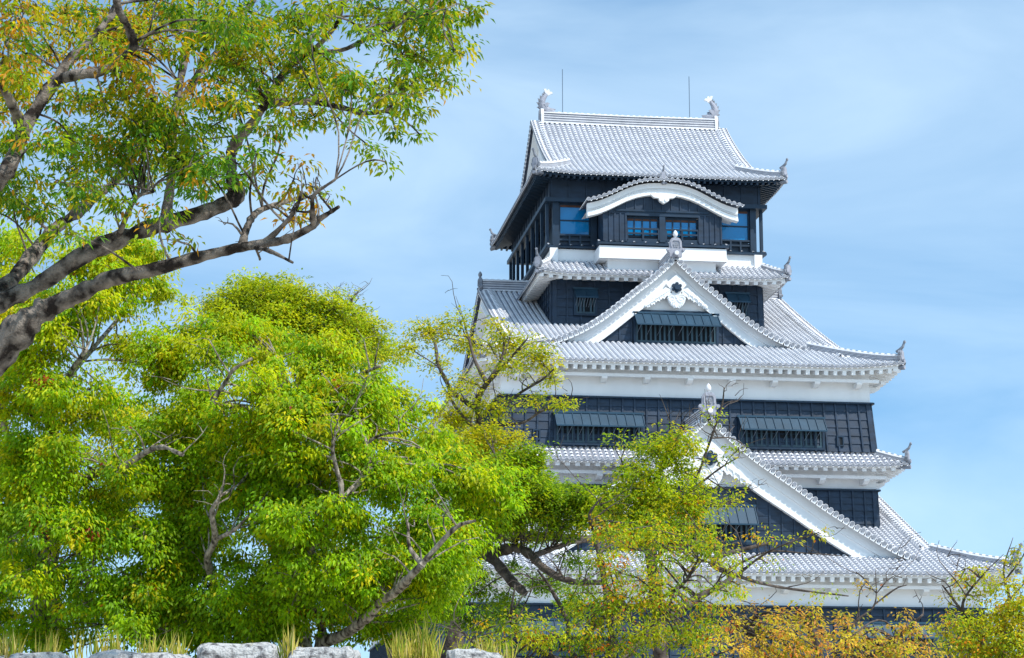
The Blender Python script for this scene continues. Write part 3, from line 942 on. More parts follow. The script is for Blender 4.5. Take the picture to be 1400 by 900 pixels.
# ---- curved gable over the bay
K = smooth_curve([(0, 32.17), (.8, 32.12), (1.4, 32.0), (1.95, 31.80), (2.4, 31.58), (3.0, 31.28), (3.6, 31.03), (4.18, 30.88)])
mb = MB()
n_front = Vector((0, -1, 0))
for sg in (-1, 1):
    G = np.array([[tuple(FRONT(sg * u, 9.62, z)), tuple(FRONT(sg * u, 7.2, z))] for u, z in K]); mb.grid(G, 'roof_tile')
ds = [0]
CK = [(-u, z) for u, z in reversed(K)] + [(u, z) for u, z in K[1:]]
for a, b in zip(CK, CK[1:]): ds.append(ds[-1] + math.hypot(b[0] - a[0], b[1] - a[1]))
nk = int(ds[-1] / .30)
for i in range(nk + 1):
    q = ds[-1] * i / nk
    u = float(np.interp(q, ds, [c[0] for c in CK])); z = float(np.interp(q, ds, [c[1] for c in CK]))
    u2 = float(np.interp(q + .1, ds, [c[0] for c in CK])); z2 = float(np.interp(q + .1, ds, [c[1] for c in CK]))
    tg = Vector((u2 - u, 0, z2 - z)); tg = tg.normalized() if tg.length > 1e-4 else Vector((1, 0, -.3)).normalized()
    rib(mb, [FRONT(u, 9.64, z), FRONT(u, 8.4, z), FRONT(u, 7.2, z)], tg, cap_n=n_front)
    p = FRONT(u + .15, 9.66, float(np.interp(u + .15, [c[0] for c in CK], [c[1] for c in CK])))
    mb.add([p - tg * .15 + UP * .02, p + tg * .15 + UP * .02, p - UP * .17], [(0, 1, 2)], 'plaster_joint')
    mb.add([p - tg * .12 - n_front * -.015, p + tg * .12 - n_front * -.015, p - UP * .10 - n_front * -.015], [(0, 1, 2)], 'roof_tile')
kr = mb.build('curved_gable_roof', castle)
barge_c = [(u, z) for u, z in K]
bk = barge(FRONT, barge_c, 9.12, kr, t_top=.14, thick=(.68, .74), name='curved_barge_board')
mb = MB()
G = np.array([[tuple(FRONT(u, 9.3, z - .55)), tuple(FRONT(u, 7.3, z - .55))] for u, z in CK]); mb.grid(G, 'plaster')
mb.plate([(-.75, 31.30), (.75, 31.30), (.55, 31.12), (.30, 31.10), (.22, 30.92), (0, 30.80), (-.22, 30.92), (-.30, 31.10), (-.55, 31.12)], FRONT, 9.3, 9.56, 'plaster')
for sg in (-1, 1): mb.disc(FRONT(sg * .15, 9.56, 31.02), n_front, .13, .05, 'plaster', 12)
mb.build('curved_gable_soffit', kr)
mb = MB()
tym = [(u, z - .7) for u, z in CK if abs(u) < 3.0]
mb.plate([(tym[0][0], 30.3)] + tym + [(tym[-1][0], 30.3)], FRONT, 8.9, 9.04, 'black_boards')
for i in range(11):
    u = -2.5 + i * .5; zt = float(np.interp(u, [c[0] for c in CK], [c[1] for c in CK])) - .75
    mb.bar(FRONT(u, 9.07, 30.42), FRONT(u, 9.07, zt), Vector((1, 0, 0)), .06, .05, 'black_boards')
mb.bx(-2.6, 2.6, -9.12, -9.04, 30.42, 30.52, 'black_timber')
mb.build('curved_gable_boards', kr)
mb = MB(); ridge_bar(mb, [FRONT(0, 9.5, 32.15), FRONT(0, 7.4, 32.15)], Vector((1, 0, 0)), .3, .2); mb.build('gable_ridge', kr)
hip_end(FRONT(0, 9.45, 32.22), Vector((0, -1, 0)), kr, .72)

# ---- top roof
R5 = Roof(7.08, 8.95, 32.55, prof_fn(.41, .0235), k=1.0, upt=.16, Lc=2.6, verge=5.55)
r5 = R5.build(castle)
eave_band(R5, 5.92, 7.39, castle, mt='black_timber', rafter=(.12, .14), sp=.33, drop=.12, brackets=False)
hip_ridges(R5, r5, [(-1, -1), (1, -1), (-1, 1), (1, 1)], t_in=2.3, h=.3, orn=.95, t0=.2)
for mf in (LEFT, RGT): side_gable(r5, R5, mf, 5.75, 33.0, y_end=6.4, thick=.5, band=.5)
mb = MB(); ridge_bar(mb, [Vector((-5.15, 0, 37.98)), Vector((0, 0, 37.94)), Vector((5.2, 0, 37.98))], Vector((0, 1, 0)), .55, .66); mb.build('main_ridge', r5)
for mf in (LEFT, RGT):
    mb = MB()
    mb.plate([(-.32, 37.6), (.32, 37.6), (.34, 38.5), (.22, 38.85), (-.22, 38.85), (-.34, 38.5)], mf, 5.15, 5.32, 'plaster_joint')
    mb.plate([(-.26, 37.6), (.26, 37.6), (.28, 38.5), (.18, 38.8), (-.18, 38.8), (-.28, 38.5)], mf, 5.32, 5.40, 'ornament_tile')
    mb.build('ridge_end_ornament', r5)
def fish(mapf, parent):
    """fish-shaped ridge ornament: head low and facing inward, body arched, fan tail up"""
    mb = MB()
    body = [(-.55, .10), (-.30, .14), (-.02, .22), (.18, .42), (.22, .66), (.14, .90), (.02, 1.08), (-.06, 1.20)]
    rad = [.09, .20, .25, .25, .21, .16, .12, .09]
    pts = smooth_curve(body); rr = np.interp(np.linspace(0, 1, len(pts)), np.linspace(0, 1, len(rad)), rad)
    mb.tube([mapf(0, 5.0 + p[0], 38.62 + p[1]) for p in pts], rr, 'pale_ornament_tile', 10)
    # jaws
    mb.tube([mapf(0, 4.95, 38.78), mapf(0, 4.6, 38.86), mapf(0, 4.42, 38.9)], [.16, .1, .03], 'pale_ornament_tile', 8)
    mb.tube([mapf(0, 4.95, 38.68), mapf(0, 4.55, 38.66), mapf(0, 4.36, 38.7)], [.14, .09, .03], 'pale_ornament_tile', 8)
    # dorsal fin spikes along the outside of the arch
    for k in range(3, len(pts) - 6, 5):
        p = pts[k]; q = pts[min(len(pts) - 1, k + 2)]
        t = np.array(q) - np.array(p); t /= np.linalg.norm(t) + 1e-9; nn = np.array([t[1], -t[0]])
        a = np.array(p) + nn * rr[k] * .8
        mb.plate([(0, 0)] * 0 or [(float(a[0] - t[0] * .12), float(a[1] - t[1] * .12)), (float(a[0] + t[0] * .14), float(a[1] + t[1] * .14)), (float(a[0] + nn[0] * .14 + t[0] * .16), float(a[1] + nn[1] * .14 + t[1] * .16))],
                 lambda u, v, z: mapf(v, 5.0 + u, 38.62 + z), -.03, .03, 'ornament_tile')
    # side fins
    for s_ in (-1, 1):
        mb.plate([(.0, .30), (-.22, .55), (-.05, .62), (.14, .52)], lambda u, v, z: mapf(v, 5.0 + u, 38.62 + z), s_ * .24 - .02, s_ * .24 + .02, 'pale_ornament_tile')
    # tail fan
    fan = [(-.02, 1.12), (.04, 1.30), (.12, 1.50), (-.02, 1.52), (-.08, 1.38), (-.14, 1.50), (-.24, 1.44), (-.22, 1.34), (-.36, 1.34), (-.42, 1.24), (-.30, 1.20), (-.14, 1.10)]
    mb.plate(fan, lambda u, v, z: mapf(v, 5.0 + u, 38.62 + z), -.06, .06, 'plaster_joint')
    mb.build('fish_ornament', parent)
fish(LEFT, r5); fish(RGT, r5)
for x, zt in ((-3.99, 41.4), (3.68, 41.3)):
    mb = MB(); mb.tube([(x, 0, 38.6), (x, 0, zt)], .022, 'rod_metal', 6); mb.build('lightning_rod', castle)

# ---- front gables
g3, gw3 = front_gable([(0, 27.20), (.7, 26.52), (1.47, 25.83), (2.03, 25.40), (3.44, 24.23), (4.27, 23.62), (5.25, 23.05), (6.2, 22.64), (7.0, 22.42), (7.25, 22.38)], 12.25, 7.6, 11.55, 22.35,
            'upper', 1.05, 27.15, ((.08, 25.12), 1.03), 24.30, (1.2, 1.08), 7.6, .5)
awning(FRONT, -2.15, 2.30, 11.66, 24.15, 23.46, .75, 22.62, castle, seams=10, bars=18, label='wide barred window inside the upper front gable')
g1, gw1 = front_gable([(0, 17.55), (.9, 16.68), (1.82, 15.90), (2.6, 15.30), (4.18, 14.25), (5.91, 13.06), (7.65, 12.0), (9.25, 11.10), (10.25, 10.72), (10.5, 10.68)], 19.25, 14.7, 18.45, 10.95,
            'lower', 1.12, 17.55, ((.08, 14.9), 1.33), 14.05, (1.55, 1.38), 14.7, .5)
awning(FRONT, -2.3, 2.3, 18.56, 13.15, 12.22, .7, 11.4, castle, seams=10, bars=18, label='wide barred window inside the lower front gable')
# ---- windows of storey 3
for u0, u1 in ((-6.92, -2.45), (2.60, 7.02)):
    awning(FRONT, u0, u1, d3 + .14, 18.22, 17.52, .62, 16.72, castle, seams=10, bars=17)
for u in (-7.85, -1.88, 7.90):
    mb = MB(); v = d3 + .20; z = 17.1
    for a, b, c, e in ((-.19, .19, -.27, -.20), (-.19, .19, .20, .27), (-.19, -.12, -.20, .20), (.12, .19, -.20, .20)):
        mb.bx(u + a, u + b, -v - .06, -v + .06, z + c, z + e, 'black_timber')
    mb.bx(u - .12, u + .12, -v - .01, -v + .05, z - .2, z + .2, 'opening_shade')  # dark panel paints the shade within the loophole
    mb.build('loophole', castle)
for u0, u1 in ((-9.5, -5.2), (6.5, 10.8)):
    awning(FRONT, u0, u1, d1 + .10, 7.45, 6.75, .6, 5.9, castle, seams=10, bars=17)

# ------------------------------------------------------------------ trees
TERRACE = 1.28
LEAFINESS = 4.6
def inside(poly, x, y):
    c = False; j = len(poly) - 1
    for i in range(len(poly)):
        xi, yi = poly[i]; xj, yj = poly[j]
        if (yi > y) != (yj > y) and x < (xj - xi) * (y - yi) / (yj - yi) + xi: c = not c
        j = i
    return c
def edge_dist(poly, x, y):
    b = 1e9
    for i in range(len(poly)):
        (x0, y0), (x1, y1) = poly[i - 1], poly[i]
        L2 = (x1 - x0) ** 2 + (y1 - y0) ** 2 + 1e-9
        t = max(0, min(1, ((x - x0) * (x1 - x0) + (y - y0) * (y1 - y0)) / L2))
        b = min(b, math.hypot(x - x0 - t * (x1 - x0), y - y0 - t * (y1 - y0)))
    return b
def fill(poly, n, r, dist, depth, seed, dens=1.0, tone=None):
    """boughs spread through a rounded crown: nearer in the middle, farther at the rim, some at the back"""
    rd = random.Random(seed); out = []
    xs = [p[0] for p in poly]; ys = [p[1] for p in poly]; W = max(xs) - min(xs); H = max(ys) - min(ys)
    Rm = min(W, H) / 2
    g = 0
    while len(out) < n and g < n * 60:
        g += 1
        x, y = rd.uniform(min(xs), max(xs)), rd.uniform(min(ys), max(ys))
        if not inside(poly, x, y): continue
        e = edge_dist(poly, x, y)
        rr = r * rd.uniform(.7, 1.25)
        if e < rr * .38: continue
        if any(math.hypot(x - o[0], y - o[1]) < r * .55 for o in out[-12:]): continue
        bulge = math.sqrt(max(0, 1 - (1 - min(1, e / Rm)) ** 2))
        front = rd.random() < .75
        dz = -depth * bulge * rd.uniform(.55, 1.0) if front else depth * bulge * rd.uniform(-.2, .9)
        tn = tone(x, y) if callable(tone) else tone
        out.append((x, y, rr, rr * rd.uniform(.6, .85), dist + dz, None, dens, tn))
    return out

def camphor_tone(x, y):      # greener leaves low in the crown, yellower ones towards the top
    f = min(1, max(0, (y - 480) / 260))
    return (1.5 - 1.1 * f, 1.0 + .6 * f, .6 + 1.3 * f, 1.5 - 1.1 * f, 1.0)
def leaves_mesh(name, parent, P, A, N, length, width, tint, material='leaf', fold=.25):
    """P base points, A axis, N normal (n,3); each leaf is a folded blade of four triangles' worth of area"""
    n = len(P)
    A = A / (np.linalg.norm(A, axis=1)[:, None] + 1e-9)
    S = np.cross(A, N); S /= np.linalg.norm(S, axis=1)[:, None] + 1e-9
    N = np.cross(S, A)
    l = length[:, None]; w = width[:, None]
    droop = N * l * -.10
    V = np.stack([P, P + A * l * .42 + S * w * .5 + N * w * fold, P + A * l + droop, P + A * l * .42 - S * w * .5 + N * w * fold], 1).reshape(-1, 3)
    k = np.arange(n) * 4
    F = np.stack([k, k + 1, k + 2, k, k + 2, k + 3], 1).reshape(-1)
    me = bpy.data.meshes.new(name)
    me.vertices.add(4 * n); me.vertices.foreach_set('co', V.reshape(-1).astype(np.float32))
    me.loops.add(6 * n); me.loops.foreach_set('vertex_index', F.astype(np.int32))
    me.polygons.add(2 * n); me.polygons.foreach_set('loop_start', (np.arange(2 * n) * 3).astype(np.int32))
    me.polygons.foreach_set('loop_total', np.full(2 * n, 3, np.int32))
    me.update(calc_edges=True)
    at_ = me.color_attributes.new('tint', 'FLOAT_COLOR', 'POINT')
    c = np.ones((n, 4, 4), np.float32); c[:, :, :3] = tint[:, None, :]
    at_.data.foreach_set('color', c.reshape(-1))
    me.materials.append(MATS[material])
    o = bpy.data.objects.new(name, me); col.objects.link(o)
    if parent is not None: adopt(o, parent)
    return o

def unit(n):
    v = rng.standard_normal((n, 3)); return v / (np.linalg.norm(v, axis=1)[:, None] + 1e-9)
def bend(p0, p1, sag=.0, n=7, wob=.06):
    p0, p1 = Vector(p0), Vector(p1); L_ = (p1 - p0).length
    o = Vector(rng.standard_normal(3)) * L_ * wob; o2 = Vector(rng.standard_normal(3)) * L_ * wob
    return [p0.lerp(p1, t) + o * math.sin(math.pi * t) + o2 * math.sin(2 * math.pi * t) * .5 + UP * sag * L_ * math.sin(math.pi * t) for t in np.linspace(0, 1, n)]

def tree(name, label, base, limbs, blobs, leaf, palette, clump=(.30, .18), per=26, cdens=1.0, bark='bark_camphor', group=None, droop=.5, twig=.008, bough=.014, shell=.55, upb=.9, spurs=40, sunb=.45):
    """limbs: [(points, radii)] in world space; blobs: boughs of foliage in the crown"""
    root = empty(name, base, label, 'tree', group)
    tr = MB(); nodes = []
    for li, (pts, rad) in enumerate(limbs):
        P = [Vector(p) for p in pts]; rad = list(rad)
        if li and nodes:                      # grow every side limb out of the limb it springs from
            d0 = (P[0] - CAM).normalized()
            best = min(nodes, key=lambda q: (q[0] - CAM).cross(d0).length)
            if (best[0] - CAM).cross(d0).length < .4:
                dl = best[0] - P[0]; m_ = len(P) - 1
                P = [p + dl * (1 - i / m_) ** 3 for i, p in enumerate(P)]
                rad[0] = min(rad[0] * 1.15, best[1] * .95)
        sm = []
        Q = [2 * P[0] - P[1]] + P + [2 * P[-1] - P[-2]]
        rr = []
        for i in range(1, len(Q) - 2):
            for t in np.linspace(0, 1, 6, endpoint=False):
                a, b, c, d = Q[i - 1:i + 3]
                sm.append(.5 * ((2 * b) + (c - a) * t + (2 * a - 5 * b + 4 * c - d) * t * t + (3 * b - a - 3 * c + d) * t ** 3))
                rr.append(rad[i - 1] * (1 - t) + rad[i] * t)
        sm.append(P[-1]); rr.append(rad[-1])
        rr = np.array(rr) * (1 + .10 * rng.standard_normal(len(rr)))
        tr.tube(sm, rr, bark, 10, jit=.05)
        nodes += list(zip(sm, rr))
    NP = np.array([tuple(q) for q, _ in nodes]) if nodes else None
    thin = [q for q in nodes if q[1] < .06]
    for _ in range(spurs if thin else 0):     # bare twigs
        q, r_ = thin[rng.integers(len(thin))]
        u_ = unit(1)[0]; u_[2] = abs(u_[2]) * .9 + .15
        ln = rng.uniform(.25, .9)
        e = q + Vector(u_) * ln
        tr.tube(bend(q, e, .05, 6, .08), np.linspace(min(r_ * .6, .014), .003, 6), bark, 5, cap=False)
        for _k in range(2):
            m_ = q.lerp(e, rng.uniform(.4, .8))
            tr.tube(bend(m_, m_ + Vector(unit(1)[0] * np.array([1, 1, .6]) + np.array([0, 0, .3])) * ln * .4, .05, 4, .08), np.linspace(.006, .002, 4), bark, 4, cap=False)
    Ps, As, Ns, Ls, Ws, Ts = [], [], [], [], [], []
    pal = np.array([p[:3] for p in palette]); pw = np.array([p[3] for p in palette]); pw = pw / pw.sum()
    for (px, py, rx, ry, dist, dd, dens, tone) in blobs:
        C = at(px, py, dist); k = dist / FPX
        rx_, ry_ = rx * k, ry * k; rd_ = dd or (rx_ * .9)
        area = rx_ * ry_
        nc = max(2, int(LEAFINESS * cdens * dens * 1.76 * area / (clump[0] * clump[1])))
        if NP is not None:
            dv = NP - np.array(tuple(C)); q = int(np.argmin((dv ** 2).sum(1) + 1.2 * np.maximum(0, NP[:, 2] - C.z) ** 2))
            pts = bend(NP[q], C, .06, 8, .05); r0 = min(nodes[q][1] * .6, bough)
            if (Vector(NP[q]) - C).length < 6: tr.tube(pts, np.linspace(r0, twig * 1.3, 8), bark, 6)
        u = unit(nc); rr = rng.random(nc) ** .45 * rng.uniform(.75, 1.28, nc)
        cen = np.array(tuple(C)) + (u[:, :1] * rx_ * np.array(tuple(RIGHT)) + u[:, 1:2] * rd_ * np.array(tuple(FWD)) + u[:, 2:] * ry_ * np.array([0, 0, 1.0])) * rr[:, None]
        for i in range(0, nc, 2):
            tr.tube(bend(C, cen[i], .08, 5, .06), np.linspace(twig, twig * .4, 5), bark, 4, cap=False)
        m = rng.poisson(per, nc)
        idx = np.repeat(np.arange(nc), m); n = len(idx)
        d = unit(n); d[:, 2] = d[:, 2] * .8 + .25 * rng.random(n); r = shell + (1 - shell) * rng.random(n)
        off = d * r[:, None] * np.array([clump[0], clump[0], clump[1]]) * (0.5 + .95 * rng.random(nc))[idx][:, None]
        Ps.append(cen[idx] + off)
        ax = d * np.array([1, 1, .5]) + .55 * unit(n) + np.array([0, 0, -droop])
        As.append(ax)
        Ns.append(unit(n) * .75 + d * .35 + np.array([0, 0, upb]) + np.array(tuple(sv)) * sunb)
        Ls.append(leaf[0] * (.7 + .55 * rng.random(n))); Ws.append(leaf[1] * (.75 + .5 * rng.random(n)))
        w_ = pw.copy()
        if tone is not None: w_ = w_ * np.array(tone); w_ /= w_.sum()
        cl = rng.choice(len(pal), nc, p=w_); lf = rng.choice(len(pal), n, p=w_)
        same = rng.random(n) < .72
        ci = np.where(same, cl[idx], lf)
        sh = (1 + .16 * rng.standard_normal(nc))[idx] * (1 + .12 * rng.standard_normal(n))
        Ts.append(np.clip(pal[ci] * np.clip(sh, .55, 1.5)[:, None], 0, 1))
    tr.build('trunk', root, smooth=True)
    leaves_mesh('crown', root, np.concatenate(Ps), np.concatenate(As), np.concatenate(Ns), np.concatenate(Ls), np.concatenate(Ws), np.concatenate(Ts))
    return root

def trace(pts, dist, w0, w1, ddist=0.0, wob=0.0):
    """a limb followed in the photograph, given its own distance (running from dist to dist+ddist)"""
    n = len(pts); out = []; rad = []
    for i, (x, y) in enumerate(pts):
        f = i / max(1, n - 1); d = dist + ddist * f + (rng.standard_normal() * wob if 0 < i < n - 1 else 0)
        out.append(at(x, y, d)); rad.append((w0 + (w1 - w0) * f) * .5 * d / FPX)
    return out, rad

def ground_pt(px, dist):
    p = at(px, 900, dist); return Vector((p.x, p.y, TERRACE - .05))

# --- big zelkova leaning in from the left, nearest tree
ZD = 20.0
zb = ground_pt(-330, 24.9); 
j0 = at(-100, 585, ZD + .6)
zel_limbs = [
    ([zb, zb + Vector((.25, -.3, 1.0)), at(-250, 790, 22.6), at(-180, 680, 21.4), j0, at(-28, 508, ZD + .2), at(28, 450, ZD), at(65, 420, ZD)], [.30, .27, .25, .24, .22, .18, .145, .12]),
    trace([(55, 425), (105, 402), (150, 381), (200, 371), (270, 352), (330, 338), (385, 329), (425, 311), (438, 299), (463, 283)], ZD, 27, 5, -1.6, .06),
    trace([(428, 308), (427, 285), (430, 266), (458, 246)], ZD - 1.45, 9, 4, -.3),
    trace([(345, 338), (370, 344), (400, 359)], ZD - 1.2, 8, 4, -.5),
    trace([(-110, 590), (-70, 470), (-10, 415), (50, 388), (110, 350), (170, 323), (225, 306), (280, 290), (318, 273), (325, 262)], ZD + .4, 29, 21, 1.2, .05),
    trace([(322, 268), (317, 245), (316, 210), (330, 185), (348, 165), (364, 145), (405, 139), (450, 143), (500, 155), (535, 150)], ZD + 1.6, 20, 5, -1.2, .1),
    trace([(362, 147), (382, 110), (410, 70), (440, 38), (480, -8)], ZD + 1.3, 13, 8, .8, .1),
    trace([(395, 90), (425, 72), (462, 30), (468, -10)], ZD + 1.4, 9, 5, -.8, .1),
    trace([(430, 80), (470, 72), (510, 50), (560, 28), (610, 12)], ZD + 1.2, 8, 3, -1.5, .1),
    trace([(228, 302), (236, 240), (238, 170), (247, 110), (257, 50), (262, -15)], ZD + 1.0, 14, 9, 1.5, .1),
    trace([(240, 150), (275, 97), (305, 62), (352, -8)], ZD + 1.7, 13, 7, 1.0, .1),
    trace([(270, 102), (285, 55), (308, -5)], ZD + 2.0, 9, 6, -.6, .1),
    trace([(-80, 330), (-20, 262), (8, 235), (25, 200), (34, 175), (62, 130), (96, 82), (118, 62), (152, 22), (165, -10)], ZD - 1.0, 28, 9, 1.4, .08),
    trace([(30, 178), (15, 140), (-8, 100)], ZD - .7, 16, 10, -.6),
    trace([(88, 118), (110, 106), (140, 100), (165, 85), (184, 66), (176, 40), (163, 15), (156, -10)], ZD - .3, 17, 9, -.8, .05),
    trace([(-60, 400), (10, 352), (60, 310), (105, 285), (125, 272), (160, 245), (200, 190)], ZD + 2.2, 24, 7, 1.0, .08),
    trace([(325, 332), (335, 310), (350, 290), (380, 279), (420, 268)], ZD - 1.0, 13, 5, .9),
    trace([(355, 330), (385, 308), (405, 285), (412, 262)], ZD - .9, 9, 3, -.7),
    trace([(165, 340), (185, 275), (210, 262)], ZD + .6, 8, 4, -.8),
    trace([(-60, 300), (-50, 200), (-40, 60), (-60, -60)], ZD, 30, 14, 1),
]
ZB = [(640, 12, 24, 20), (600, 12, 48, 28), (612, 50, 38, 24), (560, 30, 48, 30), (520, 14, 48, 24), (588, 85, 45, 22), (625, 72, 20, 18), (550, 75, 40, 24),
      (565, 112, 32, 20), (574, 184, 18, 9), (530, 130, 42, 20), (548, 152, 36, 17), (480, 125, 50, 25), (440, 110, 45, 28), (400, 95, 40, 26), (528, 222, 20, 11), (505, 200, 22, 12),
      (478, 168, 30, 13), (430, 160, 36, 16), (400, 158, 28, 14), (372, 172, 30, 22), (425, 50, 24, 16), (400, 20, 42, 22), (446, 8, 40, 16), (490, 45, 24, 13),
      (350, 40, 40, 30), (310, 30, 40, 30), (330, 90, 45, 32), (300, 112, 30, 25), (370, 122, 40, 24), (290, 150, 28, 18), (265, 60, 26, 30), (540, 178, 22, 9), (610, 108, 22, 14), (600, 125, 18, 10),
      (30, 30, 50, 35), (90, 20, 50, 30), (150, 30, 50, 35), (210, 22, 42, 26), (60, 70, 40, 25), (150, 70, 45, 25), (190, 95, 42, 30), (230, 70, 28, 30), (28, 112, 28, 26), (100, 45, 40, 24),
      (180, 132, 42, 25), (212, 152, 40, 25), (230, 182, 50, 22), (130, 192, 45, 25), (92, 175, 32, 18), (60, 205, 40, 22), (18, 190, 24, 26), (100, 232, 40, 25), (160, 212, 42, 25),
      (200, 232, 50, 25), (250, 222, 50, 30), (290, 242, 40, 22), (20, 262, 40, 28), (60, 290, 40, 25), (120, 258, 40, 20), (90, 320, 30, 18), (160, 282, 40, 20), (270, 262, 35, 16),
      (340, 240, 30, 24), (350, 212, 25, 20), (220, 292, 26, 12), (10, 60, 30, 40), (300, 215, 26, 16), (120, 140, 28, 18), (320, 140, 28, 18), (270, 190, 26, 16)]
rdz = random.Random(11)
zel_blobs = []
for (x, y, a, b) in ZB:
    orange = 1.0
    t = None
    if x < 240 and y < 150: t = (.7, 1.0, 1.8, 4.0)       # turning leaves high on the left
    elif x > 420: t = (1.0, 1.3, 1.0, .35)
    elif y > 180: t = (1.5, .9, .6, .8)
    zel_blobs.append((x, y, a, b, ZD + rdz.uniform(-1.6, 2.4), None, .95 if x < 380 else 1.0, t))
for (x, y, a, b) in [(402, 245, 32, 28), (430, 265, 24, 18), (392, 288, 28, 18), (240, 328, 45, 16), (410, 305, 34, 12), (265, 130, 18, 40)]:
    zel_blobs.append((x, y, a, b, ZD - .6 + rdz.uniform(-.6, .6), None, .55, (.1, .5, 1.2, 6.0)))
ZP = [(-30, -20), (380, -20), (385, 120), (335, 240), (300, 262), (250, 272), (150, 275), (60, 285), (-30, 300)]
zel_blobs += [(b[0], b[1], b[2], b[3] * .8, b[4], None, .75, (.6, .9, 1.8, 5) if (b[0] < 240 and b[1] < 160) else (1.3, 1, .7, .6)) for b in fill(ZP, 62, 34, ZD + 1.2, 1.8, 77)]
zel_blobs += [(b[0], b[1], b[2], b[3] * .7, b[4], None, .7, (1.0, 1.3, 1.1, .3)) for b in fill([(380, -20), (660, -20), (650, 70), (600, 110), (540, 170), (440, 175), (370, 150)], 20, 30, ZD + .6, 1.5, 78)]
tree('zelkova_tree', 'big leaning zelkova with heavy mottled limbs and long yellowing leaves, filling the upper left', zb, zel_limbs, zel_blobs,
     (.084, .029), [(.09, .23, .014, 3.0), (.26, .37, .010, 3.6), (.48, .42, .010, 2.0), (.54, .28, .02, .5)], clump=(.20, .10), per=17, cdens=.9, bark='bark_zelkova', droop=.75, twig=.006, spurs=12, bough=.012, shell=.2, upb=.5)

# --- camphor trees in the middle distance
CAMPHOR = [(.49, .55, .006, 4), (.31, .50, .008, 3.8), (.18, .36, .010, 1.8), (.60, .53, .010, 1.0), (.40, .08, .02, .03)]
CD = 30.0
B1 = [(-40, 330), (60, 300), (150, 300), (225, 340), (240, 390), (235, 440), (260, 500), (280, 600), (290, 700), (280, 880), (-40, 890)]
b1 = ground_pt(70, CD + 0.1 + 0.5)
b1_l = [([b1, at(62, 820, CD + 0.1 + 0.3), at(66, 740, CD + 0.1 + 0.2), at(80, 665, CD + 0.1)], [.24, .2, .17, .15]),
        trace([(80, 668), (74, 620), (72, 560), (90, 520), (118, 478)], CD + 0.1, 14, 6, -1.5),
        trace([(80, 668), (105, 662), (140, 645), (165, 640), (215, 612), (250, 622)], CD + 0.1, 15, 5, -2.6),
        trace([(60, 700), (40, 680), (22, 655), (10, 600), (0, 540), (20, 450)], CD + 0.1 + 0.1, 16, 6, -.6),
        trace([(72, 560), (40, 500), (36, 440), (60, 380)], CD + 1.2, 10, 5, .5), trace([(90, 520), (150, 450), (190, 400)], CD + 1, 8, 4, -.5),
        trace([(66, 760), (120, 800), (110, 760), (130, 740)], CD + 0.1, 8, 4, -1.2)]
tree('camphor_tree', 'bushy light green camphor under the big leaning limbs at the left edge', b1, b1_l,
     fill(B1, 105, 40, CD + 1.0, 2.6, 3, 1.0, camphor_tone) + fill([(-30, 790), (290, 800), (290, 896), (-30, 896)], 16, 30, CD + 1.5, .8, 9, .8, (.4, 1.2, 2.4, .4, .5)) + fill([(-30, 680), (150, 680), (200, 880), (-30, 880)], 8, 36, CD - 1, 1.0, 4, .55, (.6, 1, 2.4, .4, .5)),
     (.072, .034), CAMPHOR, clump=(.24, .20), per=62, droop=.9, shell=.25, sunb=1.5, upb=.4, group='trees behind the stone wall')
B2 = [(218, 470), (262, 436), (330, 428), (430, 462), (520, 484), (565, 520), (602, 572), (648, 645), (712, 655), (700, 705), (640, 722), (655, 780), (615, 840), (585, 880), (420, 892), (200, 892), (225, 600)]
BD = CD - 1.5
b2 = ground_pt(430, BD + 1.2)
b2_l = [([b2, at(438, 885, BD + .9), at(470, 868, BD + .4), at(500, 846, BD), at(520, 824, BD - .3), at(542, 809, BD - .6), at(560, 789, BD - 1), at(577, 772, BD - 1.2)], [.085, .08, .07, .065, .06, .054, .048, .042]),
        trace([(577, 772), (560, 748), (558, 715)], BD - 1.2, 8, 3, .3), trace([(577, 772), (600, 745), (625, 720), (650, 712)], BD - 1.2, 10, 4, -.3),
        ([b2, at(440, 852, BD + 1), at(426, 828, BD + .6), at(417, 800, BD + .3), at(421, 762, BD), at(436, 735, BD - .3), at(452, 705, BD - .6), at(466, 683, BD - .8), at(466, 655, BD - .8)], [.11, .065, .058, .054, .05, .046, .042, .038, .026]),
        trace([(466, 683), (490, 660), (505, 640), (498, 600), (485, 560), (470, 530)], BD - .8, 9, 5, .8), trace([(466, 665), (455, 620), (455, 600)], BD - .8, 7, 3, -.4),
        ([b2, at(330, 860, BD + 1.6), at(285, 775, BD + .4), at(294, 738, BD), at(290, 700, BD - .3), at(300, 680, BD - .4)], [.13, .09, .052, .045, .034, .02]),
        trace([(294, 738), (320, 725), (340, 705)], BD, 7, 3, -.4),
        ([b2, at(395, 800, BD + 2.2), at(380, 690, BD + 2.2), at(385, 600, BD + 2), at(375, 540, BD + 1.6), at(380, 490, BD + 1.2)], [.22, .2, .17, .14, .09, .05]),
        trace([(290, 550), (310, 520), (320, 505), (345, 490)], BD - .5, 6, 4, -.3), trace([(385, 600), (340, 560), (290, 552)], BD + 1.8, 11, 5, -2.2),
        trace([(385, 600), (440, 560), (480, 520), (520, 500)], BD + 1.8, 11, 4, -1.8), trace([(498, 605), (520, 595), (550, 590)], BD, 5, 3, -.8)]
tree('camphor_tree', 'broad bright yellow-green camphor with twisting pale limbs rising above the stone wall', b2, b2_l,
     fill(B2, 165, 40, CD + .6, 3.2, 5, 1.0, camphor_tone),
     (.072, .034), CAMPHOR, clump=(.24, .20), per=62, droop=.9, shell=.25, sunb=1.5, upb=.4, group='trees behind the stone wall')
